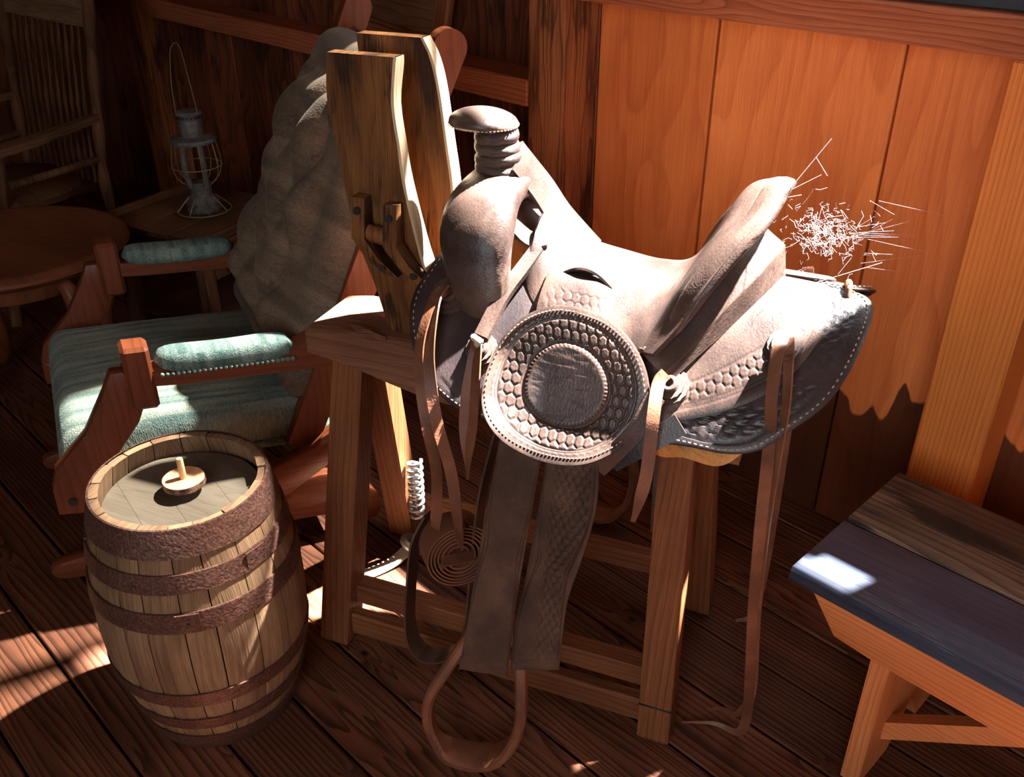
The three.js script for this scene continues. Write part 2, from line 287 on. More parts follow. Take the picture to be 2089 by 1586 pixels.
// ---------------------------------------------------------------- the room
const ZW = -1.93;                                    // face of the wall boards
{
  const floor = struct('floor', 'brown plank floor of narrow boards with dark gaps');
  part('subfloor', new THREE.BoxGeometry(7.4, 0.04, 4.6).translate(-1.1, -0.05, 0.2), M.wallDark[0], floor);
  const geos = [0, 1, 2, 3].map(() => boxAt(-4.75, 2.5, -0.028, 0, -0.0735, 0.0735, 0.003, 0));
  for (let k = 0; k < 27; k++) {
    const p = part('plank', geos[k % 4], M.floor[(k * 7 + (k >> 2)) % 4], floor);
    p.position.set(0, -0.0006 * ((k * 5) % 4), -1.53 - 3 * 0.1525 + 0.07625 + k * 0.1525);
  }
  const back = struct('wall_back', 'red brown board wall behind the saddle, window openings above its sill');
  // openings (x0, x1, y0, y1); the last is added to sun the bench corner
  const open = [[-1.645, -0.36, 1.262, 3.15], [0.25, 1.6, 1.262, 3.15], [-0.346, -0.235, 1.43, 1.64]];
  const shell = new THREE.Shape([[-4.9, -0.1], [2.6, -0.1], [2.6, 3.5], [-4.9, 3.5]].map(([x, y]) => new THREE.Vector2(x, y)));
  for (const [a, b, c, d] of open) shell.holes.push(new THREE.Path([[a, c], [a, d], [b, d], [b, c]].map(([x, y]) => new THREE.Vector2(x, y))));
  const sg = new THREE.ExtrudeGeometry(shell, { depth: 0.03, bevelEnabled: false }); sg.translate(0, 0, ZW - 0.056);
  part('sheathing', boxUV(sg, 1), M.wallDark[1], back);
  const cuts = [-4.75, -4.5, -4.24, -4.0, -3.76, -3.55, -3.3, -3.12, -2.9, -2.66, -2.47, -2.28, -2.06, -1.88, -1.644, -1.287, -0.84, -0.36, -0.346, -0.235, 0.02, 0.25, 0.6, 0.98, 1.3, 1.6, 1.95, 2.25, 2.5];
  for (let i = 0; i < cuts.length - 1; i++) {
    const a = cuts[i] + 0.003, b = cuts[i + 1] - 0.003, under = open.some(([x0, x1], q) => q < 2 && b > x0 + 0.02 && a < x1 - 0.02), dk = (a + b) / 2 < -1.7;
    const sunHole = a > -0.35 && b < -0.23;
    const shadedFoot = !dk && b < 0.1 && under, m = dk ? M.wallDark[i % 3] : shadedFoot ? M.wallStainShade[i % 3] : M.wall[i % 3], bd = part('board', boxAt(a, b, 0, under ? 1.18 : sunHole ? 1.43 : 3.4, ZW - 0.022 - 0.003 * (i % 2), ZW - 0.002 * (i % 2), 0.002, 1), m, back);
    if (shadedFoot) bd.geometry = boxUV(bd.geometry, 1, -a, 0);
    if (sunHole) part('board', boxAt(a, b, 1.64, 3.4, ZW - 0.022, ZW, 0.002, 1), m, back);
    if (under) part('board', boxAt(a, b, 3.16, 3.4, ZW - 0.022, ZW, 0.002, 1), m, back);
  }
  M.sash = new THREE.MeshStandardMaterial({ color: new THREE.Color('#3c4046'), roughness: 0.6 });
  M.dimPane = new THREE.MeshPhysicalMaterial({ color: new THREE.Color().setRGB(0.155, 0.155, 0.15), transmission: 1, thickness: 0, roughness: 0.0, ior: 1.45 });  // unseen grey glass, added to dim the sun
  open.forEach(([a, b, c, d], i) => {
    const w = struct(`window_${i + 1}`, ['window above the saddle with grey panes added to dim the sun', 'window right of the view with grey panes added to dim the sun', 'small unseen hole added to let sun onto the bench corner'][i]), y0 = 2.62;
    if (i === 2) { part('frame', boxAt(a - 0.02, b + 0.02, d, d + 0.02, ZW - 0.02, ZW + 0.004, 0.002), M.rail, w); return; }
    const panes = i ? [[a, b, y0, d]] : [[a, -1.21, 1.38, d], [-1.21, b, y0, d]];
    for (const [p, q, c0, c1] of panes) {
      for (const [x0, x1, v0, v1] of [[p, q, c0, c0 + 0.03], [p, q, c1 - 0.03, c1], [p, p + 0.028, c0 + 0.03, c1 - 0.03], [q - 0.028, q, c0 + 0.03, c1 - 0.03]]) part('sash_bar', boxAt(x0, x1, v0, v1, ZW - 0.05, ZW - 0.025, 0.002), M.rail, w);
      part('dimPane', new THREE.PlaneGeometry(q - p - 0.05, c1 - c0 - 0.05).translate((p + q) / 2, (c0 + c1) / 2, ZW - 0.038), M.dimPane, w);
    }
    part('sash_bar', boxAt(a, b, 1.253, 1.37, ZW + 0.06, ZW + 0.08, 0.002), M.sash, w);
  });
  part('board', boxAt(-0.45, -0.361, 1.253, 1.86, ZW - 0.022, ZW - 0.004, 0.002, 1), M.wall[1], back);  // unseen shutter board, added to block sun from the floor
  // sill rail, posts, side rail
  const t1 = struct('trim_1', 'rough square corner post at the left end of the orange boards');
  part('post', boxAt(-1.775, -1.646, 0, 3.4, ZW, -1.8, 0.006, 1), M.rough, t1);
  const t2 = struct('trim_2', 'bright orange square post under the sill behind the low bench');
  part('post', boxAt(-0.594, -0.458, 0, 1.182, ZW, -1.8, 0.004, 1), M.post, t2);
  const t3 = struct('trim_3', 'long reddish window sill rail across the top right');
  part('sill', boxAt(-1.646, 2.4, 1.183, 1.252, ZW - 0.02, -1.8, 0.004, 0), M.rail, t3);
  const t4 = struct('trim_4', 'horizontal wall rail behind the armchair and the lantern');
  part('rail', boxAt(-4.04, -1.776, 0.902, 0.972, ZW, -1.8, 0.004, 0), M.rail, t4);
  const t5 = struct('trim_5', 'dark wall post in the far left corner');
  part('post', boxAt(-4.18, -4.045, 0, 3.4, ZW, -1.8, 0.004, 1), M.rough, t5);
  const t6 = struct('trim_6', 'short wood block standing on the window sill at the top right corner');
  part('block', boxAt(-0.594, -0.458, 1.252, 1.36, -1.848, -1.805, 0.004, 1), M.rough, t6);
  const lw = struct('wall_left', 'dark wood wall at the far left'), rw = struct('wall_right', 'wood wall right of the view'), fw = struct('wall_front', 'wood wall behind the viewpoint, open for fill light above an added half door'), ce = struct('ceiling', 'wooden ceiling above the view');
  part('boards', boxAt(-4.85, -4.75, -0.05, 3.5, -2, 2.35, 0.002, 1), M.ceil, lw);
  part('boards', boxAt(2.5, 2.6, -0.05, 3.5, -2, 2.35, 0.002, 1), M.ceil, rw);
  part('boards', boxAt(-4.85, 0.1, -0.05, 3.5, 2.3, 2.4, 0.002, 1), M.ceil, fw);
  part('boards', boxAt(2.3, 2.6, -0.05, 3.5, 2.3, 2.4, 0.002, 1), M.ceil, fw);
  part('lintel', boxAt(0.1, 2.3, 2.95, 3.5, 2.3, 2.4, 0.002, 0), M.ceil, fw);
  part('added_half_door', boxAt(0.1, 2.3, -0.05, 0.95, 2.3, 2.4, 0.002, 0), M.ceil, fw);  // unseen, added to keep low fill light off the back wall
  part('boards', boxAt(-4.85, 2.6, 3.4, 3.5, -2, 2.4, 0.002, 0), M.ceil, ce);
}

{
  const g = struct('ground', 'dry earth outside the building');
  part('earth', boxUV(new THREE.BoxGeometry(60, 0.1, 60).translate(0, -0.4, 0), 0), new THREE.MeshStandardMaterial({ color: new THREE.Color().setRGB(0.24, 0.17, 0.1), roughness: 1 }), g);
}

// ---------------------------------------------------------------- the saddle stand: local x rearwards, z towards the viewer
const SP = [-1.103, 0, -1.0975], ST = Math.atan2(0.40391, 0.9148);
{
  const h = thing('stitching_horse', 'old wooden stitching horse carrying the leather saddle, tall open clamp at its left end', 'saddle stand', SP, ST);
  // beam: flat top, slightly deeper towards the middle, chipped end
  const rows = [];
  for (let i = 0; i <= 14; i++) {
    const s = mix(-0.412, 0.44, i / 14), b = 0.7 - mix(0.062, 0.115, smooth(-0.42, -0.1, s)), w = 0.083, e = i === 0 ? 0.006 : 0;
    rows.push([V(s + e, 0.7 - e, -w + e), V(s, 0.692 - e, -w), V(s, b, -w), V(s, b, w), V(s, 0.69 - e, w), V(s + e, 0.7 - e, w - 0.012 - 0.006 * Math.sin(i * 2.3))]);
  }
  const beam = part('beam', loft(rows, { crease: 0.35, grain: 0 }), M.beam, h);
  part('chip', loft([[-0.33, 0.05, 0.7], [-0.3, 0.066, 0.706], [-0.262, 0.078, 0.704], [-0.235, 0.076, 0.7]].map(([s, n, y], i) => { const r = [0.002, 0.012, 0.014, 0.003][i]; return [V(s, y, n - r), V(s, y + r * 0.3, n), V(s, y - 0.004, n + r), V(s, y - 0.012, n)]; }), { grain: 0 }), M.beam, beam);
  const leg = (f, t, w, d) => {
    const ring = (p, k) => [[1, 1], [-1, 1], [-1, -1], [1, -1]].map(([a, b]) => V(p[0] + a * w * k, p[1], p[2] + b * d * k));
    const q = (t0) => [0, 1, 2].map((i) => mix(f[i], t[i], t0));
    return loft([ring(q(0), 0.86), ring(q(0.012), 1), ring(q(0.5), 1), ring(q(1), 0.98)], { crease: 0.3, grain: 1 });
  };
  part('leg', leg([-0.342, 0, 0.186], [-0.325, 0.634, 0.05], 0.034, 0.03), M.oak, h);
  part('leg', leg([0.367, 0, 0.187], [0.335, 0.6, 0.072], 0.031, 0.028), M.oak, h);
  part('leg', leg([-0.374, 0, -0.192], [-0.345, 0.63, -0.052], 0.032, 0.028), M.oak, h);
  part('leg', leg([0.371, 0, -0.194], [0.345, 0.6, -0.07], 0.03, 0.028), M.oak, h);
  part('crack_line', new THREE.TorusGeometry(0.042, 0.0022, 6, 4).rotateZ(PI / 4).rotateX(PI / 2).scale(1.03, 1, 0.95).translate(0.3625, 0.078, 0.172), M.darkSteel, h, 'dark line standing for a crack near the foot of the leg');  // thin dark band modelling a crack in the leg
  part('stretcher', boxAt(-0.31, 0.34, 0.082, 0.13, 0.118, 0.162, 0.004, 0), M.oak, h);
  part('stretcher', boxAt(-0.31, 0.34, 0.018, 0.074, 0.16, 0.19, 0.004, 0), M.oak, h);
  part('stretcher', boxAt(-0.34, 0.35, 0.1, 0.15, -0.175, -0.14, 0.004, 0), M.oak, h);
  // clamp jaws: rows of (h, s left, s right, n centre, thickness)
  const jaw = (tab) => loft(tab.map(([y, a, b, n, t]) => [V(a, y, n + t / 2), V(b, y, n + t / 2), V(b, y, n - t / 2), V(a, y, n - t / 2)]), { crease: 0.45, grain: 1 });
  const up = (tab, k) => { const out = []; for (let i = 0; i <= k; i++) { const x = i / k * (tab.length - 1), c = tab[0].map((_, q) => new THREE.CatmullRomCurve3(tab.map((r, j) => V(j, r[q], 0))).getPoint(x / (tab.length - 1)).y); out.push(c); } return out; };
  const jawA = up([[0.66, -0.245, -0.145, 0.022, 0.04], [0.72, -0.25, -0.145, 0.026, 0.042], [0.79, -0.262, -0.143, 0.034, 0.042], [0.89, -0.285, -0.16, 0.05, 0.036], [1.0, -0.306, -0.183, 0.05, 0.03], [1.06, -0.316, -0.192, 0.046, 0.026], [1.13, -0.327, -0.2, 0.044, 0.026], [1.19, -0.32, -0.192, 0.044, 0.03], [1.207, -0.318, -0.19, 0.044, 0.026]], 28);
  part('clamp_jaw', jaw(jawA), M.jaw, h);
  const jawB = up([[0.66, -0.25, -0.13, -0.03, 0.04], [0.8, -0.262, -0.135, -0.05, 0.04], [0.95, -0.285, -0.145, -0.066, 0.036], [1.05, -0.3, -0.155, -0.064, 0.034], [1.14, -0.31, -0.163, -0.058, 0.032], [1.19, -0.316, -0.174, -0.056, 0.03], [1.222, -0.318, -0.19, -0.056, 0.028]], 28);
  part('clamp_jaw', jaw(jawB), M.jaw, h);
  for (const [j, tab] of [[0, jawA], [1, jawB]]) {
    const e = tab.map(([y, a, b, n, t]) => [V(b - 0.004, y, n + t / 2 + 0.0006), V(b + 0.0012, y, n + t / 2 + 0.0002), V(b + 0.0012, y, n - t / 2 - 0.0002), V(b - 0.004, y, n - t / 2 - 0.0006)]);
    part('sunlit_edge', loft(e, { crease: 0.5, grain: 1 }), M.raw, h.getObjectsByProperty('name', 'clamp_jaw')[j], 'pale strip painting sunlight on the jaw edge');  // sunlight on the jaw edges painted as pale strips
  }
  // linkage on the near jaw: two bent arms and a cross peg
  for (const [o, y] of [[-0.262, 0.975], [-0.2, 0.968]]) {
    const a = part('link_arm', loft([[0, 0, 0.078], [0.002, -0.07, 0.092], [0.022, -0.105, 0.086], [0.05, -0.145, 0.066]].map(([s, dy, n], i) => { const w = [0.013, 0.013, 0.013, 0.012][i], t = 0.014; return [V(o + s - w, y + dy, n + t), V(o + s + w, y + dy, n + t), V(o + s + w, y + dy, n - t), V(o + s - w, y + dy, n - t)]; }), { crease: 0.4, grain: 1 }), M.jaw, h);
    for (const [s, dy, n] of [[0, -0.022, 0.097], [0.038, -0.125, 0.09]]) part('bolt', new THREE.CylinderGeometry(0.007, 0.007, 0.008, 12).rotateX(PI / 2).translate(o + s, y + dy, n), M.darkSteel, a);
  }
  part('peg', tube([V(-0.26, 0.912, 0.085), V(-0.2, 0.905, 0.085)], 0.016, 6, 12), M.oak, h);
}

// ---------------------------------------------------------------- the saddle
const sad = thing('saddle', 'dark brown tooled leather western saddle with wrapped horn sitting on the wooden stitching horse', 'saddle', SP, ST);
const rTab = [[-0.3, 0.93], [-0.2, 0.93], [-0.1, 0.925], [0.1, 0.91], [0.2, 0.905], [0.4, 0.905], [0.6, 0.9], [0.8, 0.89]];
const ridge = (s) => { for (let i = 1; i < rTab.length; i++) if (s <= rTab[i][0]) { const [a, x] = rTab[i - 1], [b, y] = rTab[i]; return mix(x, y, (s - a) / (b - a)); } return 0.89; };
const saddleSurf = (sg) => (s, n, off = 0) => { const a = Math.sqrt(n * n + 0.0004), g = 0.25 * n / a + 4.8 * n, l = Math.hypot(1, g); return V(s, ridge(s) - 0.25 * a - 2.4 * n * n + off / l, sg * (n + off * g / l)); };
function hexPillow(x, y, c) {          // stamped scales: height 0..1
  const h = c * 0.866; let best = 9, sec = 9; const r = Math.round(y / h);
  for (let j = r - 1; j <= r + 1; j++) { const o = (j & 1) ? c / 2 : 0, i0 = Math.round((x - o) / c); for (let i = i0 - 1; i <= i0 + 1; i++) { const d = Math.hypot(x - (i * c + o), y - j * h); if (d < best) { sec = best; best = d; } else if (d < sec) sec = d; } }
  return smooth(0, c * 0.32, sec - best);
}
function stitches(outline, surf, inset, ctr, off, skip = 0.0075, size = 0.0042, from = 0, to = 1) {
  const o = smoothPoly(outline, 600), gs = []; let acc = 0;
  for (let j = Math.floor(from * 599); j < Math.floor(to * 599); j++) {
    const a = o[j], b = o[(j + 1) % 600]; acc += Math.hypot(b[0] - a[0], b[1] - a[1]);
    if (acc < skip) continue; acc = 0;
    const ins = (p) => { const d = Math.hypot(ctr[0] - p[0], ctr[1] - p[1]); return [p[0] + (ctr[0] - p[0]) * inset / d, p[1] + (ctr[1] - p[1]) * inset / d]; };
    const p = surf(...ins(a), off), q = surf(...ins(b), off), t = q.clone().sub(p).normalize();
    const g = new THREE.BoxGeometry(size, 0.0014, 0.0014); g.applyQuaternion(new THREE.Quaternion().setFromUnitVectors(V(1, 0, 0), t)); g.translate(p.x, p.y, p.z); gs.push(g);
  }
  return merge(gs);
}
const skirtOut = [[-0.099, 0.06], [-0.123, 0.117], [-0.132, 0.148], [-0.127, 0.178], [-0.103, 0.214], [-0.082, 0.231], [-0.054, 0.244], [0.0, 0.257], [0.061, 0.258], [0.16, 0.252], [0.27, 0.247], [0.333, 0.243], [0.373, 0.241], [0.433, 0.24], [0.478, 0.231], [0.511, 0.212], [0.558, 0.177], [0.583, 0.137], [0.597, 0.086], [0.601, 0.045], [0.59, 0.016], [0.56, 0.004], [0.5, 0.004], [0.45, 0.02], [0.4, 0.08], [0.3, 0.1], [0.1, 0.1], [0.02, 0.09], [-0.05, 0.06]];
const jockeyOut = [[0.323, 0.222], [0.363, 0.218], [0.418, 0.203], [0.464, 0.183], [0.494, 0.162], [0.519, 0.132], [0.535, 0.092], [0.537, 0.046], [0.528, 0.012], [0.458, 0.004], [0.36, 0.004], [0.3, 0.05], [0.29, 0.12], [0.3, 0.19]];
const roundOut = [[0.15, 0.136], [0.104, 0.148], [0.07, 0.169], [0.051, 0.196], [0.049, 0.229], [0.065, 0.252], [0.101, 0.27], [0.146, 0.278], [0.195, 0.278], [0.241, 0.271], [0.281, 0.253], [0.303, 0.229], [0.307, 0.203], [0.289, 0.175], [0.254, 0.152], [0.208, 0.138]];
const jockeyLift = (a, b) => 0.014 - 0.42 * (b - 0.212) + 0.055 * smooth(0.15, 0.05, a) * smooth(0.185, 0.275, b) + 0.05 * smooth(0.235, 0.3, b);
const groove = (x, c, w, d) => -d * Math.exp(-Math.pow((x - c) / w, 2));
for (const sg of [1, -1]) {
  const surf = saddleSurf(sg), flip = sg < 0, fine = sg > 0;
  const sk = part('skirt', leaf(skirtOut, [0.22, 0.17], surf, { off: 0, thick: 0.006, M: fine ? 420 : 120, K: fine ? 70 : 16, flip, relief: fine ? (a, b, r, e) => { const band = smooth(0.026, 0.032, e) * smooth(0.46, 0.48, a) * smooth(0.02, 0.03, b) + smooth(0.03, 0.036, e) * (1 - smooth(0.47, 0.49, a)) * smooth(0.19, 0.2, b) * smooth(0.31, 0.33, a); return groove(e, 0.022, 0.0016, 0.0012) + groove(e, 0.027, 0.0014, 0.0008) + 0.0018 * band * (hexPillow(a * 0.8 - b * 0.6, a * 0.6 + b * 0.8, 0.0155) - 0.6); } : null }), M.skirt, sad);
  part('stitching', stitches(skirtOut, surf, 0.009, [0.22, 0.17], 0.0066, 0.0075, 0.0042, 0.0, 0.76), M.thread, sk);
  const fl = part('fleece_lining', leaf(skirtOut.map(([a, b]) => [0.22 + (a - 0.22) * 0.975, b > 0.2 ? b - 0.006 + (a > 0.33 && a < 0.47 ? 0.016 + 0.006 * Math.sin(a * 160) : 0) : b]), [0.22, 0.17], surf, { off: -0.016, thick: 0.014, M: 300, K: 20, flip, relief: (a, b) => (fbm(a * 140, b * 140, 999, 999, 55, 3) - 0.6) * 0.016 }), M.fleece, sad, 'tan wool fleece lining under the skirt');
  part('rear_jockey', leaf(jockeyOut, [0.42, 0.09], surf, { off: 0.0066, thick: 0.006, M: fine ? 300 : 90, K: fine ? 64 : 14, flip, relief: fine ? (a, b, r, e) => { const low = smooth(0.12, 0.15, b + (a - 0.42) * 0.4); return (groove(e, 0.014, 0.0015, 0.001) + groove(e, 0.018, 0.0013, 0.0008) + groove(e, 0.052, 0.0015, 0.001) + 0.0015 * smooth(0.021, 0.025, e) * (1 - smooth(0.045, 0.05, e)) * (hexPillow(a, b * 1.1, 0.0145) - 0.6)) * low; } : null }), M.leather, sad);
  // round seat jockey with its stamped ring
  const rj = part('seat_jockey', leaf(roundOut, [0.178, 0.212], surf, { off: 0.02, thick: 0.006, M: fine ? 360 : 80, K: fine ? 90 : 12, flip, relief: fine ? (a, b, r, e, t) => {
    const bead = 0.5 + 0.5 * Math.cos(t * 2 * PI * 62), tool = smooth(0.56, 0.58, r) * (1 - smooth(0.79, 0.81, r));
    return jockeyLift(a, b) + 0.0035 * (1 - smooth(0.46, 0.53, r)) + groove(r, 0.535, 0.012, 0.0016) + 0.0012 * bead * Math.exp(-Math.pow((r - 0.5) / 0.016, 2)) + groove(r, 0.825, 0.009, 0.0014) + groove(r, 0.855, 0.008, 0.001) + tool * 0.0024 * (hexPillow(a, b * 1.25, 0.0148) - 0.55) + 0.0008 * bead * Math.exp(-Math.pow((r - 0.875) / 0.012, 2)) + 0.0009 * (1 - smooth(0.4, 0.5, r)) * (fbm(a * 40, b * 400, 999, 999, 77, 2) - 0.5);
  } : null }), M.leather, sad, 'round stamped leather jockey with a plain oval centre');
  part('stitching', stitches(roundOut, (a, b, o) => surf(a, b, o + (fine ? jockeyLift(a, b) : 0)), 0.006, [0.178, 0.212], 0.0264, 0.0055, 0.0034), M.thread, rj);
  // stirrup leather bulging out above the jockey
  if (fine) part('stirrup_leather', leaf([[0.092, 0.09], [0.1, 0.078], [0.15, 0.079], [0.2, 0.088], [0.208, 0.1], [0.205, 0.15], [0.15, 0.16], [0.098, 0.15]], [0.15, 0.118], surf, { off: 0.014, thick: 0.014, M: 120, K: 30, flip, round: 0.3, relief: (a, b, r, e) => 0.0012 * smooth(0.1, 0.11, b) * smooth(0.006, 0.01, e) * (hexPillow(a, b, 0.0145) - 0.5) }), M.leather, sad);
}
// seat: loft through stations from the fork to the cantle rim
const rim = [[0.443, 1.066, 0], [0.438, 1.058, 0.025], [0.424, 1.026, 0.07], [0.396, 0.99, 0.11], [0.362, 0.935, 0.15], [0.33, 0.873, 0.18], [0.3, 0.832, 0.2]];
const rimAt = (v) => { const c = new THREE.CatmullRomCurve3(rim.map(([s, y, n]) => V(s, y, n))), p = c.getPoint(Math.abs(v)); return V(p.x, p.y, Math.sign(v) * p.z); };
const seatAt = (u, v) => {
  const a = Math.abs(v), sv = Math.sign(v), q = (s, y0, w, drop) => V(s, y0 - drop * Math.pow(a, 1.9), v * w);
  const R = rimAt(v), st = [q(0.052, 0.962, 0.1, 0.085), q(0.075, 0.938, 0.125, 0.085), q(0.12, 0.914, 0.15, 0.082), q(0.18, 0.901, 0.165, 0.086), q(0.25, 0.893, 0.176, 0.092), null, null, R];
  st[5] = V(mix(0.308, 0.28, a), mix(0.906, 0.825, Math.pow(a, 1.5)), v * 0.186);
  st[6] = R.clone().add(V(-0.052 * (1 - 0.5 * a * a), -0.016 + 0.008 * a, -sv * 0.03 * Math.pow(a, 0.7) * (1 - 0.5 * a)));
  return new THREE.CatmullRomCurve3(st, false, 'centripetal').getPoint(u);
};
part('seat', sheet((u, v) => seatAt(v, (u * 2 - 1)), 72, 84, 0.01, [0.4, 0.5]), M.leather, sad);
part('slot_flap', sheet((u, v) => { const s = mix(0.1, 0.2, u), n = mix(0.07, 0.088, v), a = n / 0.16; return V(s, 0.902 - 0.085 * Math.pow(a, 1.9) + 0.003 + 0.026 * Math.sin(u * PI) * v, n + 0.004 * v); }, 30, 8, 0.004, [0.1, 0.03]), M.leather, sad);
const nS0 = saddleSurf(1);
// cantle: rolled rim, concave back, stamped back strip
{
  const c = []; for (let i = -24; i <= 24; i++) c.push(rimAt(i / 24));
  const rings = c.map((p, i) => { const t = c[Math.min(48, i + 1)].clone().sub(c[Math.max(0, i - 1)]).normalize(), k = 1 - 0.75 * Math.pow(Math.abs(i - 24) / 24, 5), out = V(0.86, 0.2, 0).addScaledVector(V(0, 0, 1), Math.sign(i - 24) * 0.25 * Math.abs(i - 24) / 24); out.addScaledVector(t, -out.dot(t)).normalize(); const up = t.clone().cross(out).normalize(); if (up.y < 0) up.negate(); return Array.from({ length: 12 }, (_, j) => { const a = j / 12 * 2 * PI; return p.clone().addScaledVector(out, -0.014 + Math.cos(a) * 0.026 * k).addScaledVector(up, -0.01 + Math.sin(a) * 0.012 * k); }); });
  part('cantle_roll', loft(rings, { crease: 1.2 }), M.leather, sad, 'rolled leather edge of the high cantle');
  part('cantle_back', sheet((u, v) => {
    const w = u * 2 - 1, p = rimAt(w * 0.97), a = Math.abs(w), foot = V(mix(0.462, 0.33, Math.pow(a, 1.4)), mix(0.9, 0.786, Math.pow(a, 1.6)), w * 0.205), m = p.clone().add(V(-0.004, -0.014, 0)).lerp(foot, v), t = clamp(v / 0.62, 0, 1);
    m.x -= 0.04 * Math.sin(t * PI) * (1 - 0.35 * a); m.z -= Math.sign(w) * 0.02 * Math.sin(t * PI) * a; m.y += 0.004 * smooth(0.62, 0.68, v) + 0.0014 * smooth(0.7, 0.73, v) * (1 - smooth(0.92, 0.96, v)) * (hexPillow(w * 0.24, v * 0.16, 0.0145) - 0.5);
    return m;
  }, 140, 80, 0.005, [0.4, 0.15]), M.leather, sad);
}
// fork (swells), swept ellipse over the top
{
  const path = [[0.018, 0.792, 0.15], [-0.004, 0.84, 0.142], [-0.022, 0.9, 0.126], [-0.03, 0.945, 0.11], [-0.034, 0.978, 0.078], [-0.034, 0.996, 0.03]], all = [...path, ...path.slice().reverse().map(([s, y, n]) => [s, y, -n])];
  const wd = [0.012, 0.046, 0.058, 0.064, 0.062, 0.056], td = [0.012, 0.022, 0.029, 0.033, 0.034, 0.032], W = [...wd, ...wd.slice().reverse()], T = [...td, ...td.slice().reverse()];
  const c = new THREE.CatmullRomCurve3(all.map((p) => V(...p)), false, 'centripetal'), w = new THREE.CatmullRomCurve3(W.map((x, i) => V(i, x, T[i]))), N = 72, rings = [];
  for (let i = 0; i <= N; i++) {
    const p = c.getPoint(i / N), t = c.getTangent(i / N), k = w.getPoint(i / N), s = V(1, 0, 0).addScaledVector(t, -t.x).normalize(), o = t.clone().cross(s).normalize();
    rings.push(Array.from({ length: 36 }, (_, j) => { const a = j / 36 * 2 * PI, ca = Math.cos(a), sa = Math.sin(a); return p.clone().addScaledVector(s, Math.sign(ca) * Math.pow(Math.abs(ca), 0.85) * k.y).addScaledVector(o, Math.sign(sa) * Math.pow(Math.abs(sa), 0.85) * k.z); }));
  }
  const fork = part('fork', loft(rings, { crease: 1.2 }), M.leather, sad, 'bulging swell fork at the front of the saddle');
  // horn: neck, wraps, cap
  const neck = part('horn', loft([[-0.034, 0.985, 0.042], [-0.034, 1.02, 0.038], [-0.036, 1.05, 0.036], [-0.038, 1.078, 0.034], [-0.042, 1.1, 0.034]].map(([s, y, r]) => Array.from({ length: 24 }, (_, j) => V(s + Math.cos(j / 12 * PI) * r, y, Math.sin(j / 12 * PI) * r))), { crease: 1.2 }), M.leather, sad, 'upright horn wrapped with leather strips');
  [[-0.034, 1.012, 0.036, 0.16], [-0.034, 1.028, 0.0345, -0.1], [-0.036, 1.046, 0.033, 0.12], [-0.037, 1.064, 0.032, -0.06], [-0.038, 1.082, 0.031, 0.08]].forEach(([s, y, r, tilt]) => part('wrap', new THREE.TorusGeometry(r, 0.0075, 12, 40).scale(1, 1, 1.55).rotateX(PI / 2).rotateZ(tilt).translate(s, y, 0), M.leather, neck));
  const cap = new THREE.SphereGeometry(1, 40, 20), p = cap.attributes.position;
  for (let i = 0; i < p.count; i++) { const x = p.getX(i), y = p.getY(i), z = p.getZ(i); p.setXYZ(i, x * 0.06, Math.sign(y) * Math.pow(Math.abs(y), 0.8) * (y > 0 ? 0.019 : 0.013) * (1 - 0.18 * x) + 0.004 * (1 - x * x), z * 0.054); }
  cap.computeVertexNormals();
  part('horn_cap', boxUV(cap.rotateZ(-0.03).translate(-0.062, 1.101, 0)), M.leather, neck);
  part('cap_stitching', (() => { const gs = []; for (let i = 0; i < 56; i++) { const a = i / 56 * 2 * PI; const g = new THREE.BoxGeometry(0.0035, 0.0014, 0.0014); g.rotateY(-a - PI / 2); g.translate(-0.062 + Math.cos(a) * 0.0605, 1.0995, Math.sin(a) * 0.0545); gs.push(g); } return merge(gs); })(), M.thread, neck);
  // straps from horn down to the seat: crossing wrap ends and the far ear
  part('horn_strap', strap([V(-0.004, 1.05, -0.005), V(0.012, 1.02, -0.022), V(0.034, 0.985, -0.036), V(0.062, 0.945, -0.04), V(0.1, 0.908, -0.04), V(0.125, 0.885, -0.04)], V(1, 0.8, 0.3), 0.07, 0.006, 30), M.leather, sad);
  part('gullet_lining', sheet((u, v) => V(mix(0.0, 0.075, v), mix(0.96, 0.925, v) - 0.02 * Math.sin(v * PI), mix(-0.1, 0.06, u)), 12, 8, 0.005, [0.1, 0.1]), M.strapDark, sad);
  // rolled strap along the fork's rear foot
  part('fork_strap', strap([V(0.06, 0.915, 0.06), V(0.048, 0.892, 0.1), V(0.03, 0.858, 0.146), V(0.014, 0.806, 0.196)], [V(0, 1, 0.5), V(0, 0.9, 0.7), V(0, 0.8, 0.9), V(0, 0.7, 1)], 0.024, 0.012, 24), M.leather, sad);
}
// rosettes with their strings
const nS = saddleSurf(1);
function rosette(s, n, r, off) {
  const c = nS(s, n, off), q = new THREE.Quaternion().setFromUnitVectors(V(0, 1, 0), nS(s, n, 1).sub(nS(s, n, 0)).normalize());
  const disc = (rr, y, k) => { const g = new THREE.CylinderGeometry(rr, rr * 1.03, 0.004, 48, 1); const p = g.attributes.position; for (let i = 0; i < p.count; i++) { const a = Math.atan2(p.getZ(i), p.getX(i)), d = Math.hypot(p.getX(i), p.getZ(i)); if (d > rr * 0.9) { const f = 1 + k * Math.cos(a * 16); p.setX(i, p.getX(i) * f); p.setZ(i, p.getZ(i) * f); } } return g.translate(0, y, 0); };
  const g = merge([disc(r, 0.002, 0.03), disc(r * 0.76, 0.0055, 0.03), disc(r * 0.5, 0.009, 0), new THREE.TorusGeometry(r * 0.32, r * 0.16, 8, 20).rotateX(PI / 2).translate(0, 0.012, 0)].map((x) => x));
  g.applyQuaternion(q); g.translate(c.x, c.y, c.z);
  return part('rosette', g, M.strapDark, sad);
}
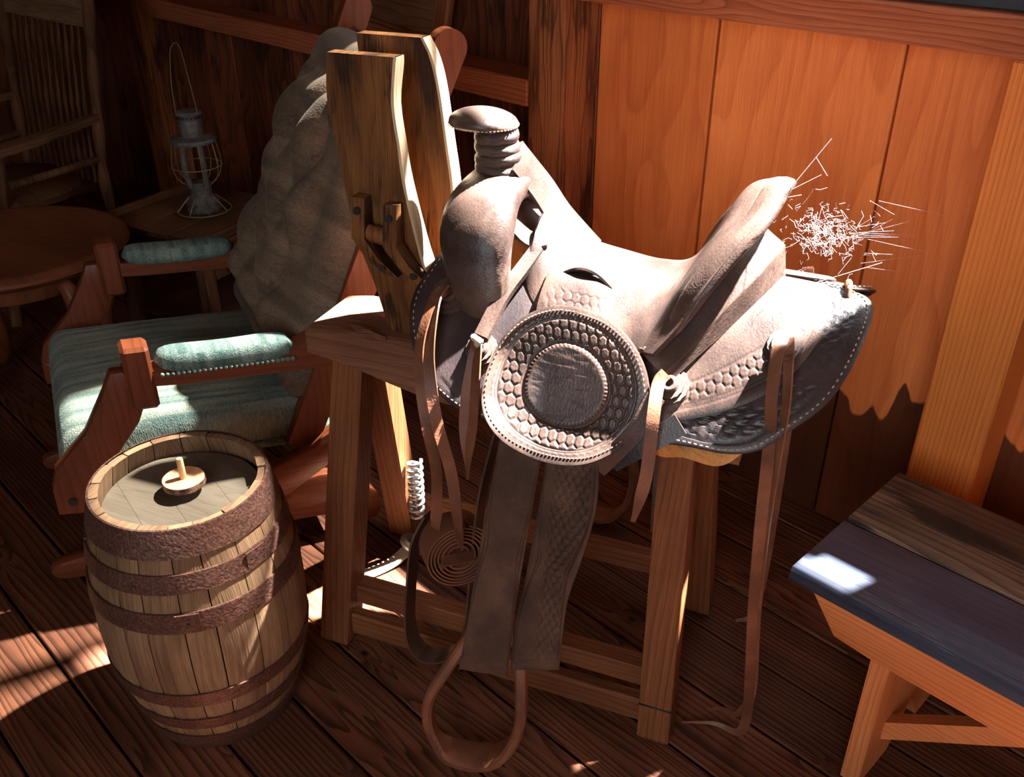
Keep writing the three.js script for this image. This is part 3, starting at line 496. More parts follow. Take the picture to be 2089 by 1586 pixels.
const tie = (r, pts, nrm, w, opt) => part('string', strap(pts, nrm, w, 0.003, 56, opt), M.tan, r);
{
  const a = rosette(-0.065, 0.141, 0.034, 0.007);
  tie(a, [V(-0.068, 0.862, 0.152), V(-0.078, 0.845, 0.19), V(-0.078, 0.78, 0.245), V(-0.058, 0.68, 0.272), V(-0.038, 0.585, 0.282), V(-0.04, 0.5, 0.284), V(-0.043, 0.455, 0.284)], V(0.2, 0.1, 1), 0.02, { twist: (t) => 0.7 * Math.sin(t * 7) });
  tie(a, [V(-0.066, 0.862, 0.156), V(-0.066, 0.845, 0.196), V(-0.058, 0.775, 0.248), V(-0.036, 0.683, 0.276), V(-0.008, 0.588, 0.286), V(0.002, 0.5, 0.288), V(0.006, 0.43, 0.288)], V(-0.1, 0.1, 1), 0.02, { twist: (t) => 0.8 * Math.sin(t * 6 + 1.2) });
  const b = rosette(0.015, 0.193, 0.027, 0.007);
  tie(b, [V(0.014, 0.808, 0.212), V(0.015, 0.79, 0.23), V(0.012, 0.74, 0.252), V(0.012, 0.686, 0.268), V(0.019, 0.635, 0.28), V(0.024, 0.59, 0.288)], V(0.5, 0, 1), 0.018, { taper: 0.8, twist: (t) => 0.4 * Math.sin(t * 4) });
  tie(b, [V(0.018, 0.808, 0.214), V(0.022, 0.79, 0.234), V(0.027, 0.74, 0.256), V(0.029, 0.686, 0.272), V(0.026, 0.635, 0.284), V(0.025, 0.585, 0.292)], V(-0.4, 0, 1), 0.019, { taper: 0.8 });
  part('knot', tube([V(0.008, 0.812, 0.214), V(0.014, 0.816, 0.224), V(0.022, 0.81, 0.222), V(0.016, 0.803, 0.222)], 0.006, 16, 8), M.rawhide, b);
  const c = rosette(0.33, 0.188, 0.03, 0.014);
  tie(c, [V(0.325, 0.808, 0.21), V(0.318, 0.795, 0.226), V(0.322, 0.75, 0.262), V(0.324, 0.672, 0.282), V(0.318, 0.62, 0.29), V(0.311, 0.58, 0.292)], V(0.3, 0, 1), 0.02, { taper: 0.6 });
  const d = rosette(0.486, 0.121, 0.026, 0.014);
  tie(d, [V(0.482, 0.87, 0.14), V(0.48, 0.855, 0.176), V(0.484, 0.8, 0.208), V(0.492, 0.725, 0.214), V(0.499, 0.55, 0.204), V(0.509, 0.356, 0.184), V(0.524, 0.165, 0.165), V(0.528, 0.06, 0.15), V(0.516, 0.012, 0.14), V(0.47, 0.006, 0.13), V(0.41, 0.006, 0.15)], V(0.1, 0.1, 1), 0.019, { twist: (t) => 0.5 * Math.sin(t * 9), taper: 0.8 });
  tie(d, [V(0.49, 0.866, 0.142), V(0.498, 0.845, 0.18), V(0.506, 0.79, 0.205), V(0.506, 0.72, 0.206), V(0.506, 0.55, 0.196), V(0.514, 0.356, 0.176), V(0.527, 0.19, 0.158), V(0.527, 0.11, 0.148), V(0.51, 0.05, 0.13), V(0.48, 0.03, 0.11), V(0.45, 0.006, 0.1)], V(0.5, 0.1, 1), 0.018, { twist: (t) => 0.9 + 0.4 * Math.sin(t * 7), taper: 0.8 });
}
part('string', strap([V(0.486, 0.87, -0.14), V(0.486, 0.83, -0.2), V(0.49, 0.72, -0.225), V(0.495, 0.5, -0.215), V(0.5, 0.3, -0.2), V(0.5, 0.12, -0.19), V(0.49, 0.02, -0.185), V(0.46, 0.006, -0.17)], V(0.1, 0.1, 1), 0.019, 0.003, 56, { twist: (t) => 0.5 * Math.sin(t * 8), taper: 0.6 }), M.tan, sad);
// tie loop joining the skirts at the rear
part('tie_loop', tube([V(0.556, 0.898, -0.012), V(0.558, 0.912, 0.004), V(0.56, 0.906, 0.02), V(0.56, 0.89, 0.028)], 0.0055, 16, 8), M.tan, sad);
// fenders hang splayed, one each side
const fendSurf = (sg) => (a, b, off = 0) => V(a, b + off * 0.25, sg * (0.262 + (0.7 - b) * 0.255 + 0.02 * Math.sin((b - 0.3) * 5) * (a - 0.12) * 4 + off * 0.97));
for (const sg of [1, -1]) {
  const f = fendSurf(sg), flip = sg > 0 ? false : true;
  part('stirrup_strap', leaf([[0.082, 0.69], [0.074, 0.62], [0.062, 0.504], [0.052, 0.36], [0.045, 0.25], [0.05, 0.243], [0.125, 0.254], [0.132, 0.262], [0.134, 0.36], [0.139, 0.45], [0.15, 0.62], [0.153, 0.69], [0.115, 0.7]], [0.1, 0.48], f, { off: 0.006, thick: 0.006, M: 320, K: 56, flip: !flip, relief: (a, b, r, e) => groove(e, 0.006, 0.0018, 0.0022) + groove(e, 0.013, 0.0016, 0.0018) }), M.fender, sad);
  part('fender', leaf([[0.162, 0.69], [0.158, 0.62], [0.146, 0.45], [0.136, 0.36], [0.136, 0.27], [0.15, 0.268], [0.19, 0.28], [0.217, 0.289], [0.221, 0.3], [0.222, 0.414], [0.238, 0.5], [0.25, 0.57], [0.252, 0.62], [0.246, 0.67], [0.236, 0.695], [0.2, 0.7]], [0.19, 0.48], f, { off: -0.002, thick: 0.006, M: 420, K: 80, flip: !flip, relief: (a, b, r, e) => groove(e, 0.014, 0.0018, 0.0022) + groove(e, 0.019, 0.0016, 0.0018) + 0.003 * smooth(0.022, 0.026, e) * (hexPillow(a, b, 0.0135) - 0.5) * smooth(0.17, 0.185, a) }), M.fender, sad);
  // stirrup: bent wood loop
  const pts = [[0.06, 0.315], [0.034, 0.265], [0.002, 0.2], [-0.013, 0.145], [-0.01, 0.085], [0.012, 0.045], [0.05, 0.03], [0.09, 0.034], [0.128, 0.062], [0.15, 0.11], [0.158, 0.17], [0.153, 0.23], [0.142, 0.29], [0.134, 0.33]];
  const stp = (s, y) => V(s, y, sg * (0.405 - 0.16 * s - 0.42 * Math.max(0, y - 0.2)));
  const c = curve(pts.map(([s, y]) => stp(s, y)), 60), rings = c.map((q, i) => { const t = c[Math.min(60, i + 1)].clone().sub(c[Math.max(0, i - 1)]).normalize(), z = V(0.15, 0, 1 * sg).normalize(), o = t.clone().cross(z).normalize(), low = smooth(0.32, 0.42, i / 60) * (1 - smooth(0.58, 0.68, i / 60)), w = mix(0.014, 0.03, low), h = 0.0095; return [[1, 0.5], [0.7, 1], [-0.7, 1], [-1, 0.5], [-1, -0.5], [-0.7, -1], [0.7, -1], [1, -0.5]].map(([a, b]) => q.clone().addScaledVector(z, a * w).addScaledVector(o, b * h)); });
  part('stirrup', loft(rings, { crease: 0.5 }), M.tan, sad, 'leather covered bentwood stirrup');
}
// latigo coil, hanging loop, cinch straps
{
  const ax = V(0.62, 0.1, 0.72).normalize(), e1 = V(1, 0, -0.5), C0 = V(-0.028, 0.382, 0.24); e1.addScaledVector(ax, -e1.dot(ax)).normalize(); const e2 = ax.clone().cross(e1).normalize();
  const pts = [], ups = [], n = 110;
  for (let i = 0; i <= n; i++) { const a = i / n * 6.2 * 2 * PI, r = mix(0.018, 0.064, Math.pow(i / n, 0.8)); const d = e1.clone().multiplyScalar(Math.cos(a)).addScaledVector(e2, Math.sin(a)); pts.push(C0.clone().addScaledVector(d, r)); ups.push(d); }
  const co = part('latigo_coil', strap(pts, ups, 0.062, 0.0032, 260, { crease: 0.6 }), M.tan, sad, 'rolled up leather latigo strap');
  part('latigo_tail', strap([V(0.02, 0.4, 0.27), V(0.0, 0.41, 0.3), V(-0.02, 0.4, 0.3), V(-0.02, 0.385, 0.295)], V(0, 1, 0.4), 0.022, 0.003, 20), M.tan, co);
  part('latigo_loop', strap([V(-0.09, 0.43, 0.22), V(-0.112, 0.37, 0.235), V(-0.118, 0.29, 0.25), V(-0.126, 0.19, 0.255), V(-0.122, 0.13, 0.255), V(-0.1, 0.1, 0.255), V(-0.065, 0.1, 0.25), V(-0.03, 0.13, 0.24), V(-0.01, 0.2, 0.23), V(0.0, 0.32, 0.22), V(0.02, 0.5, 0.22), V(0.05, 0.66, 0.2)], [V(-1, 0.2, 0), V(-1, 0, 0), V(-1, 0, 0), V(-1, 0, 0), V(-0.9, -0.4, 0), V(-0.2, -1, 0), V(0.4, -0.9, 0), V(0.8, -0.6, 0), V(1, -0.2, 0), V(1, 0, 0), V(1, 0, 0), V(1, 0, 0)], 0.042, 0.004, 80), M.strapDark, sad, 'hanging loop of latigo strap');
  part('cinch_strap', strap([V(0.318, 0.78, 0.235), V(0.3, 0.735, 0.262), V(0.27, 0.69, 0.276), V(0.245, 0.655, 0.28)], V(0.3, 0.3, 1), 0.03, 0.005, 24), M.strapDark, sad);
  part('cinch_strap', strap([V(0.36, 0.74, 0.236), V(0.31, 0.7, 0.252), V(0.262, 0.66, 0.258)], V(0, 0.4, 1), 0.034, 0.005, 20), M.skirt, sad);
  part('billet', strap([V(0.25, 0.7, -0.2), V(0.255, 0.5, -0.22), V(0.26, 0.32, -0.2), V(0.28, 0.24, -0.12)], V(0.3, 0, 1), 0.04, 0.005, 30), M.strapDark, sad);
}

// ---------------------------------------------------------------- keg with the spinning top
const BX = -1.379, BZ = -0.527, BH = 0.534;
{
  const k = thing('keg', 'small grey brown wooden keg with rusty iron hoops standing in front of the armchair', 'barrel', [BX, 0, BZ], 0.4);
  const rad = (y) => { const t = y / BH * 2 - 1; return 0.191 - (t > 0 ? 0.04 : 0.05) * Math.pow(Math.abs(t), 1.9); };
  const n = 19, rr = rng(5), cuts = []; let acc = 0; const ws = Array.from({ length: n }, () => 0.75 + rr() * 0.5), tot = ws.reduce((a, b) => a + b, 0);
  for (const w of ws) { cuts.push([acc / tot * 2 * PI, (acc + w) / tot * 2 * PI]); acc += w; }
  cuts.forEach(([a0, a1], i) => {
    const rings = [], gap = 0.006, top = BH - 0.001 * ((i * 7) % 4);
    for (let j = 0; j <= 12; j++) { const y = top * j / 12, r = rad(y), th = 0.016, p = (a, q) => V(Math.cos(a) * q, y, Math.sin(a) * q), b0 = a0 + gap, b1 = a1 - gap, m = (b0 + b1) / 2; rings.push([p(b0, r - 0.0015), p((b0 + m) / 2, r), p(m, r), p((b1 + m) / 2, r), p(b1, r - 0.0015), p(b1, r - th), p(m, r - th), p(b0, r - th)]); }
    part('stave', loft(rings, { crease: 0.35, grain: 1 }), M.stave[(i * 5) % 3], k);
  });
  part('inner_shell', lathe([[0.001, 0.02], [0.128, 0.02], [0.17, 0.26], [0.134, 0.492]], 40), M.wallDark[0], k);
  for (const [y0, y1] of [[0.484, 0.535], [0.42, 0.456], [0.342, 0.382], [0.158, 0.192], [0.082, 0.114], [0.0, 0.05]]) {
    const o = 0.0035, prof = [[rad(y0) - 0.002, y0], [rad(y0) + o, y0]]; for (let j = 1; j <= 4; j++) { const y = mix(y0, y1, j / 4); prof.push([rad(y) + o, y]); } prof.push([rad(y1) - 0.0005, y1]);
    const h = part('hoop', (() => { const g = soft(new THREE.LatheGeometry(prof.map(([r, y]) => new THREE.Vector2(r, y)), 72), 0.5), u = g.attributes.uv, p = g.attributes.position; for (let i = 0; i < u.count; i++) u.setXY(i, u.getX(i) * 2 * PI * 0.18, p.getY(i)); return g; })(), M.iron, k);
    if (y0 > 0.3 && y0 < 0.45) { const a = y0 > 0.4 ? 0.2 : 0.95, r = rad((y0 + y1) / 2) + o; part('rivet', new THREE.SphereGeometry(0.005, 10, 8).scale(1, 1, 0.6).rotateY(-a + PI / 2).translate(Math.cos(a) * r, (y0 + y1) / 2, Math.sin(a) * r), M.iron, h); part('lap_joint', loft([[-0.02, 0], [0.02, 0]].map(([d]) => { const b = a + d / r; return [V(Math.cos(b) * r, y0, Math.sin(b) * r), V(Math.cos(b) * (r + 0.003), y0, Math.sin(b) * (r + 0.003)), V(Math.cos(b) * (r + 0.003), y1, Math.sin(b) * (r + 0.003)), V(Math.cos(b) * r, y1, Math.sin(b) * r)]; })), M.iron, h); }
  }
  // head boards, recessed
  const HR = 0.1365, hy = 0.496;
  [[-HR, -0.062], [-0.0615, 0.02], [0.0205, 0.085], [0.0855, HR]].forEach(([z0, z1]) => {
    const pts = []; for (let i = 0; i <= 20; i++) { const z = mix(z0, z1, i / 20); pts.push([Math.sqrt(Math.max(0, HR * HR - z * z)), z]); } for (let i = 20; i >= 0; i--) { const z = mix(z0, z1, i / 20); pts.push([-Math.sqrt(Math.max(0, HR * HR - z * z)) - 0.0001, z]); }
    const g = new THREE.ExtrudeGeometry(new THREE.Shape(pts.map(([x, z]) => new THREE.Vector2(x, z))), { depth: 0.012, bevelEnabled: false }); g.rotateX(PI / 2).rotateY(-0.55).translate(0, hy, 0);
    part('head_board', boxUV(soft(g, 0.4), 0, R0() * 2, R0()), M.head, k);
  });
  const t = thing('spinning_top', 'little wooden spinning top standing on the keg lid', 'toy', [-1.385, hy + 0.0006, -0.537], 0);
  part('tip', lathe([[0.0005, 0], [0.0075, 0.017], [0.0075, 0.02]], 16), M.top, t);
  const disc = part('disc', boxUV(soft(new THREE.CylinderGeometry(0.0395, 0.0395, 0.013, 40), 0.5).translate(0, 0.0245, 0), 0), M.top, t, 'pale wooden disc');
  part('bark_rim', (() => { const g = new THREE.CylinderGeometry(0.0408, 0.0408, 0.0122, 64, 2, true), p = g.attributes.position; for (let i = 0; i < p.count; i++) { const a = Math.round(Math.atan2(p.getZ(i), p.getX(i)) * 30), f = 1 + 0.02 * (hash(a, Math.round(p.getY(i) * 300), 3) - 0.5); p.setX(i, p.getX(i) * f); p.setZ(i, p.getZ(i) * f); } g.computeVertexNormals(); return boxUV(g.translate(0, 0.0245, 0), 1); })(), M.bark, disc);
  t.scale.setScalar(0.92);
  part('stem', lathe([[0.0005, 0.031], [0.0066, 0.031], [0.0064, 0.073], [0.0056, 0.0765], [0.0005, 0.0775]], 18), M.top, t);
}

// ---------------------------------------------------------------- low bench at the right
{
  const b = thing('low_bench', 'low wooden bench with a worn dark top and orange apron at the lower right', 'bench', [0, 0, 0]);
  const h = 0.42;
  const slab = (z0, z1, m, bite) => { const rows = []; for (let i = 0; i <= 24; i++) { const x = -0.549 + (i === 0 ? 0 : 1.3 * i / 24), j = i === 0 ? 0.002 : 0; const e = bite && i === 0 ? 0.004 : 0.0015; rows.push([V(x + j, h - e, z0 + 0.002), V(x, h, z0 + 0.006), V(x, h, z1 - 0.008), V(x + j, h - e - 0.002, z1 - 0.001), V(x, h - 0.024, z1 - 0.001), V(x, h - 0.024, z0 + 0.001)]); } return part('top_board', loft(rows, { crease: 0.4, grain: 0 }), m, b); };
  slab(-1.63, -1.412, M.benchTop, true); slab(-1.4095, -1.214, M.benchWorn, true);
  part('apron', plate([[-0.506, 0.396], [-0.452, 0.324], [-0.38, 0.318], [0.6, 0.318], [0.66, 0.396]], 0.02, 0.003, 0).translate(0, 0, -1.23), M.bench, b);
  part('apron', plate([[-0.506, 0.396], [-0.452, 0.324], [0.6, 0.318], [0.66, 0.396]], 0.02, 0.003, 0).translate(0, 0, -1.61), M.bench, b);
  for (const x of [-0.372, 0.5]) part('leg', (() => { const s = new THREE.Shape([[-1.242, 0.395], [-1.242, 0], [-1.36, 0], [-1.42, 0.1], [-1.48, 0], [-1.6, 0], [-1.6, 0.395]].map(([z, y]) => new THREE.Vector2(z, y))); const g = new THREE.ExtrudeGeometry(s, { depth: 0.034, bevelEnabled: false }); g.rotateY(-PI / 2); return boxUV(soft(g.translate(x + 0.017, 0, 0), 0.4), 1, R0(), R0()); })(), M.bench, b);
  part('brace', loft([[-0.356, 0.1], [0.02, 0.39]].map(([x, y]) => [V(x, y - 0.022, -1.3), V(x, y + 0.022, -1.3), V(x, y + 0.022, -1.33), V(x, y - 0.022, -1.33)]), { grain: 0 }), M.bench, b);
}

// ---------------------------------------------------------------- reclining armchair: local x to the back, z to the near side
{
  const c = thing('armchair', 'reclining wooden armchair with green velvet seat and tufted back between keg and stitching horse', 'armchair', [-1.977, 0, -0.903], 1.0735);
  const add = (n, g, m, p = c, l) => part(n, g.applyMatrix4(new THREE.Matrix4().set(1, 0, 0.17, 0, 0, 1, 0, 0, 0, 0, 1, 0, 0, 0, 0, 1)), m, p, l);
  // seat cushion
  const cush = (x0, x1, z0, z1, y0, y1, crown, e) => sheet((u, v) => { const x = mix(x0, x1, u), z = mix(z1, z0, v), a = Math.min(u, 1 - u) * (x1 - x0), b = Math.min(v, 1 - v) * (z1 - z0), k = Math.pow(1 - Math.pow(1 - clamp(a / e, 0, 1), 2.4), 0.5) * Math.pow(1 - Math.pow(1 - clamp(b / e, 0, 1), 2.4), 0.5); return V(x, y0 + (y1 - y0) * k + crown * Math.sin(u * PI) * Math.sin(v * PI) + 0.006 * (fbm(x * 9 + 5, z * 9 + 5, 99, 99, 91, 2) - 0.5), z); }, 60, 60, 0.02, [0.6, 0.6]);
  const seat = add('seat_cushion', cush(-0.385, 0.21, -0.29, 0.285, 0.325, 0.415, 0.02, 0.06), M.green);
  add('seat_bottom', boxAt(-0.375, 0.2, 0.29, 0.335, -0.28, 0.275, 0.01, 0), M.green);
  add('nail_trim', (() => { const gs = []; for (let i = 0; i < 34; i++) gs.push(new THREE.SphereGeometry(0.007, 8, 6).translate(-0.37 + i * 0.017, 0.318, 0.284)); return merge(gs.map((g) => boxUV(g))); })(), M.pad, seat);
  for (const s of [1, -1]) {
    const z = s * 0.315;
    add('front_post', plate([[-0.24, 0.565], [-0.262, 0.52], [-0.315, 0.43], [-0.392, 0.35], [-0.408, 0.3], [-0.41, 0.236], [-0.325, 0.228], [-0.318, 0.29], [-0.268, 0.36], [-0.205, 0.44], [-0.182, 0.49], [-0.18, 0.565]], 0.034, 0.005, 1).translate(0, 0, z), M.mahog);
    const arm = add('arm', loft([[-0.215, 0.53, 0.566, 0.024], [-0.1, 0.524, 0.56, 0.026], [0.1, 0.522, 0.562, 0.026], [0.17, 0.52, 0.59, 0.024], [0.24, 0.52, 0.625, 0.022], [0.3, 0.53, 0.63, 0.02]].map(([x, y0, y1, w]) => [V(x, y0, z - w), V(x, y1, z - w), V(x, y1, z + w), V(x, y0, z + w)]), { crease: 0.5, grain: 0 }), M.mahog);
    add('arm_block', cbox(0.056, 0.145, 0.062, 0.008, 1).translate(-0.184, 0.548, z), M.mahog, arm);
    const rr = []; for (let i = 0; i <= 20; i++) { const t = i / 20, x = mix(-0.15, 0.135, t), k = Math.pow(Math.max(0, 1 - Math.pow(Math.abs(t * 2 - 1), 7)), 0.5) * 0.9 + 0.1, sag = -0.006 * Math.sin(t * PI); rr.push(Array.from({ length: 16 }, (_, j) => { const a = j / 16 * 2 * PI, ca = Math.cos(a), sa = Math.sin(a); return V(x, 0.575 + sag + Math.sign(sa) * Math.pow(Math.abs(sa), 0.7) * (sa > 0 ? 0.03 : 0.02) * k, z + Math.sign(ca) * Math.pow(Math.abs(ca), 0.7) * 0.036 * k); })); }
    const pad = add('arm_pad', loft(rr, { crease: 1.2, grain: 0 }), M.pad);
    add('pad_trim', (() => { const gs = []; for (let i = 0; i < 26; i++) gs.push(new THREE.SphereGeometry(0.005, 6, 5).translate(-0.14 + i * 0.0106, 0.556, z + s * 0.034)); return merge(gs.map((g) => boxUV(g))); })(), M.pad, pad);
    add('side_rail', plate([[-0.4, 0.3], [-0.2, 0.262], [0.04, 0.262], [0.12, 0.3], [0.2, 0.352], [0.26, 0.36], [0.27, 0.3], [0.2, 0.27], [0.08, 0.19], [0.0, 0.175], [-0.2, 0.2], [-0.4, 0.235]], 0.032, 0.005, 0).translate(0, 0, z * 0.99), M.mahog);
    add('base_rail', plate(smoothPoly([[-0.46, 0.012], [-0.45, 0.05], [-0.3, 0.075], [-0.05, 0.13], [0.08, 0.168], [0.19, 0.185], [0.27, 0.14], [0.31, 0.09], [0.29, 0.03], [0.2, 0.06], [0.05, 0.06], [-0.2, 0.02], [-0.38, 0.002]], 60), 0.034, 0.005, 0).translate(0, 0, s * 0.245), M.mahog);
    add('bolt', new THREE.CylinderGeometry(0.009, 0.009, 0.006, 14).rotateX(PI / 2).translate(-0.375, 0.268, z + s * 0.019), M.darkSteel);
    // back stiles
    const st = (y) => 0.17 + 0.441 * (y - 0.4);
    const rows = []; for (let i = 0; i <= 24; i++) { const y = i < 12 ? mix(0.3, 1.162, i / 12) : 1.162 + 0.034 * Math.sin((i - 12) / 12 * PI / 2), x = st(y), w = 0.034 * (i > 12 ? Math.max(0.06, Math.cos((i - 12) / 12 * PI / 2)) : 1); rows.push([V(x - w * 0.9, y + w * 0.4, s * 0.29 - 0.018), V(x + w * 0.9, y - w * 0.4, s * 0.29 - 0.018), V(x + w * 0.9, y - w * 0.4, s * 0.29 + 0.018), V(x - w * 0.9, y + w * 0.4, s * 0.29 + 0.018)]); }
    add('back_stile', loft(rows, { crease: 0.5, grain: 1 }), M.mahog);
  }
  for (const y of [0.36, 1.08]) add('back_rail', cbox(0.03, 0.08, 0.55, 0.006, 2).rotateZ(-0.41).translate(0.17 + 0.441 * (y - 0.4) + 0.01, y, 0), M.mahog);
  add('base_stretcher', cbox(0.05, 0.03, 0.46, 0.004, 2).translate(-0.3, 0.05, 0), M.mahog);
  add('base_stretcher', cbox(0.05, 0.03, 0.46, 0.004, 2).translate(0.2, 0.1, 0), M.mahog);
  add('rocker_tail', plate(smoothPoly([[0.14, 0.14], [0.2, 0.19], [0.26, 0.235], [0.285, 0.245], [0.295, 0.228], [0.24, 0.18], [0.18, 0.12]], 40), 0.03, 0.006, 0).translate(0, 0, 0.17), M.mahog);
  // tufted back cushion
  const back = add('back_cushion', sheet((u, v) => {
    const y = mix(0.42, 1.105, v), z = mix(0.275, -0.275, u), e = Math.min(Math.min(u, 1 - u) * 0.55, Math.min(v, 1 - v) * 0.66 + 0.0), k = Math.pow(1 - Math.pow(1 - clamp(e / 0.07, 0, 1), 2.2), 0.5);
    const col = Math.round(z / 0.095), zz = z + 0.02 * Math.sin(y * 23 + col * 1.3), f = Math.sqrt(Math.abs(Math.cos(PI * zz / 0.095))), g = 0.62 + 0.38 * Math.cos(2 * PI * (y / 0.26 + 0.5 * col)), inn = smooth(0.06, 0.13, e);
    const narrow = 1 - 0.16 * smooth(0.35, 1, v), th = (0.062 + inn * (0.012 + 0.054 * f * g)) * k, x = 0.17 + 0.441 * (y - 0.4) - 0.018 - th * 0.91;
    return V(x, y + th * 0.4, z * narrow);
  }, 130, 130, 0.02, [0.55, 0.7]), M.velvet, c, 'dusty grey brown tufted back cushion');
  add('back_panel', boxAt(-0.012, 0, 0.4, 1.1, -0.27, 0.27, 0.004, 1).applyMatrix4(new THREE.Matrix4().set(1, 0.441, 0, 0.17 - 0.441 * 0.4, 0, 1, 0, 0, 0, 0, 1, 0, 0, 0, 0, 1)), M.velvet);
  // coil spring of the rocker base
  const sp = []; for (let i = 0; i <= 110; i++) { const a = i / 110 * 9 * 2 * PI; sp.push(V(0.36 + Math.cos(a) * 0.015 - 0.0 , mix(0.27, 0.1, i / 110), 0.385 + Math.sin(a) * 0.015)); }
  add('coil_spring', tube(sp, 0.0042, 330, 6), M.steel, c, 'bright steel coil spring');
}

// ---------------------------------------------------------------- far left: round table, spindle chair, box table with lantern, panel
{
  const t = thing('round_table', 'dark polished round table with moulded edge and carved legs at the left edge', 'table', [-2.882, 0, -0.76], 0.3);
  part('table_top', lathe([[0.001, 0.5], [0.29, 0.5], [0.302, 0.502], [0.318, 0.5], [0.33, 0.49], [0.332, 0.48], [0.322, 0.468], [0.312, 0.462], [0.001, 0.462]], 72, 0), M.table, t);
  part('apron', lathe([[0.27, 0.462], [0.276, 0.45], [0.27, 0.42], [0.262, 0.405], [0.25, 0.405]], 64), M.table, t);
  const legPts = [[0.25, 0.45], [0.285, 0.42], [0.3, 0.36], [0.27, 0.26], [0.235, 0.16], [0.24, 0.07], [0.28, 0.02], [0.31, 0.012]];
  for (let i = 0; i < 4; i++) { const a = i * PI / 2 + 0.15, l = part('leg', tube(legPts.map(([r, y]) => V(Math.cos(a) * r, y, Math.sin(a) * r)), (u) => 0.026 - 0.01 * u, 30, 10), M.table, t); part('leg_bead', tube(legPts.slice(0, 6).map(([r, y]) => V(Math.cos(a) * (r + 0.024 - (0.45 - y) * 0.03), y, Math.sin(a) * (r + 0.024 - (0.45 - y) * 0.03))), 0.005, 24, 6), M.table, l); }
}
{
  const c = thing('spindle_chair', 'old spindle back wooden armchair standing in the dark far left corner', 'chair', [-3.72, 0, -1.12], 0.12);
  part('seat', lathe([[0.001, 0.43], [0.22, 0.43], [0.235, 0.42], [0.235, 0.4], [0.22, 0.392], [0.001, 0.392]], 40, 0).scale(1.15, 1, 1.05).translate(0, 0, 0.08), M.old, c);
  for (const s of [-1, 1]) {
    part('back_post', tube([V(s * 0.3, 0.0, -0.16), V(s * 0.29, 0.4, -0.13), V(s * 0.3, 0.8, -0.17), V(s * 0.31, 1.22, -0.23)], (u) => 0.02 + 0.003 * Math.sin(u * 40), 40, 10), M.old, c);
    const arm = part('arm', loft([[0.3, -0.15, 0.67, 0.016], [0.315, 0.0, 0.655, 0.02], [0.32, 0.12, 0.64, 0.028], [0.31, 0.24, 0.63, 0.04], [0.3, 0.3, 0.63, 0.03]].map(([x, z, y, w]) => [V(s * (x - w), y - 0.015, z), V(s * (x - w), y + 0.012, z), V(s * (x + w), y + 0.012, z), V(s * (x + w), y - 0.015, z)]), { crease: 0.6, grain: 2 }), M.old, c);
    part('arm_post', tube([V(s * 0.24, 0.42, 0.22), V(s * 0.3, 0.62, 0.22)], 0.018, 8, 10), M.old, arm);
    part('leg', tube([V(s * 0.26, 0, 0.3), V(s * 0.2, 0.4, 0.22)], 0.02, 8, 10), M.old, c);
    part('side_rail', tube([V(s * 0.29, 0.52, -0.14), V(s * 0.28, 0.5, 0.2)], 0.014, 8, 8), M.old, c);
  }
  for (let i = 0; i < 11; i++) { const x = -0.225 + i * 0.045; part('spindle', tube([V(x, 0.42, -0.13), V(x, 0.7, -0.155), V(x * 1.02, 0.99, -0.195)], (u) => 0.0055 + 0.0035 * Math.pow(Math.abs(Math.sin(u * 9.5)), 8), 40, 6), M.old, c); }
  part('top_rail', cbox(0.58, 0.22, 0.024, 0.006, 0).rotateX(-0.12).translate(0, 1.07, -0.21), M.stave[0], c);
}
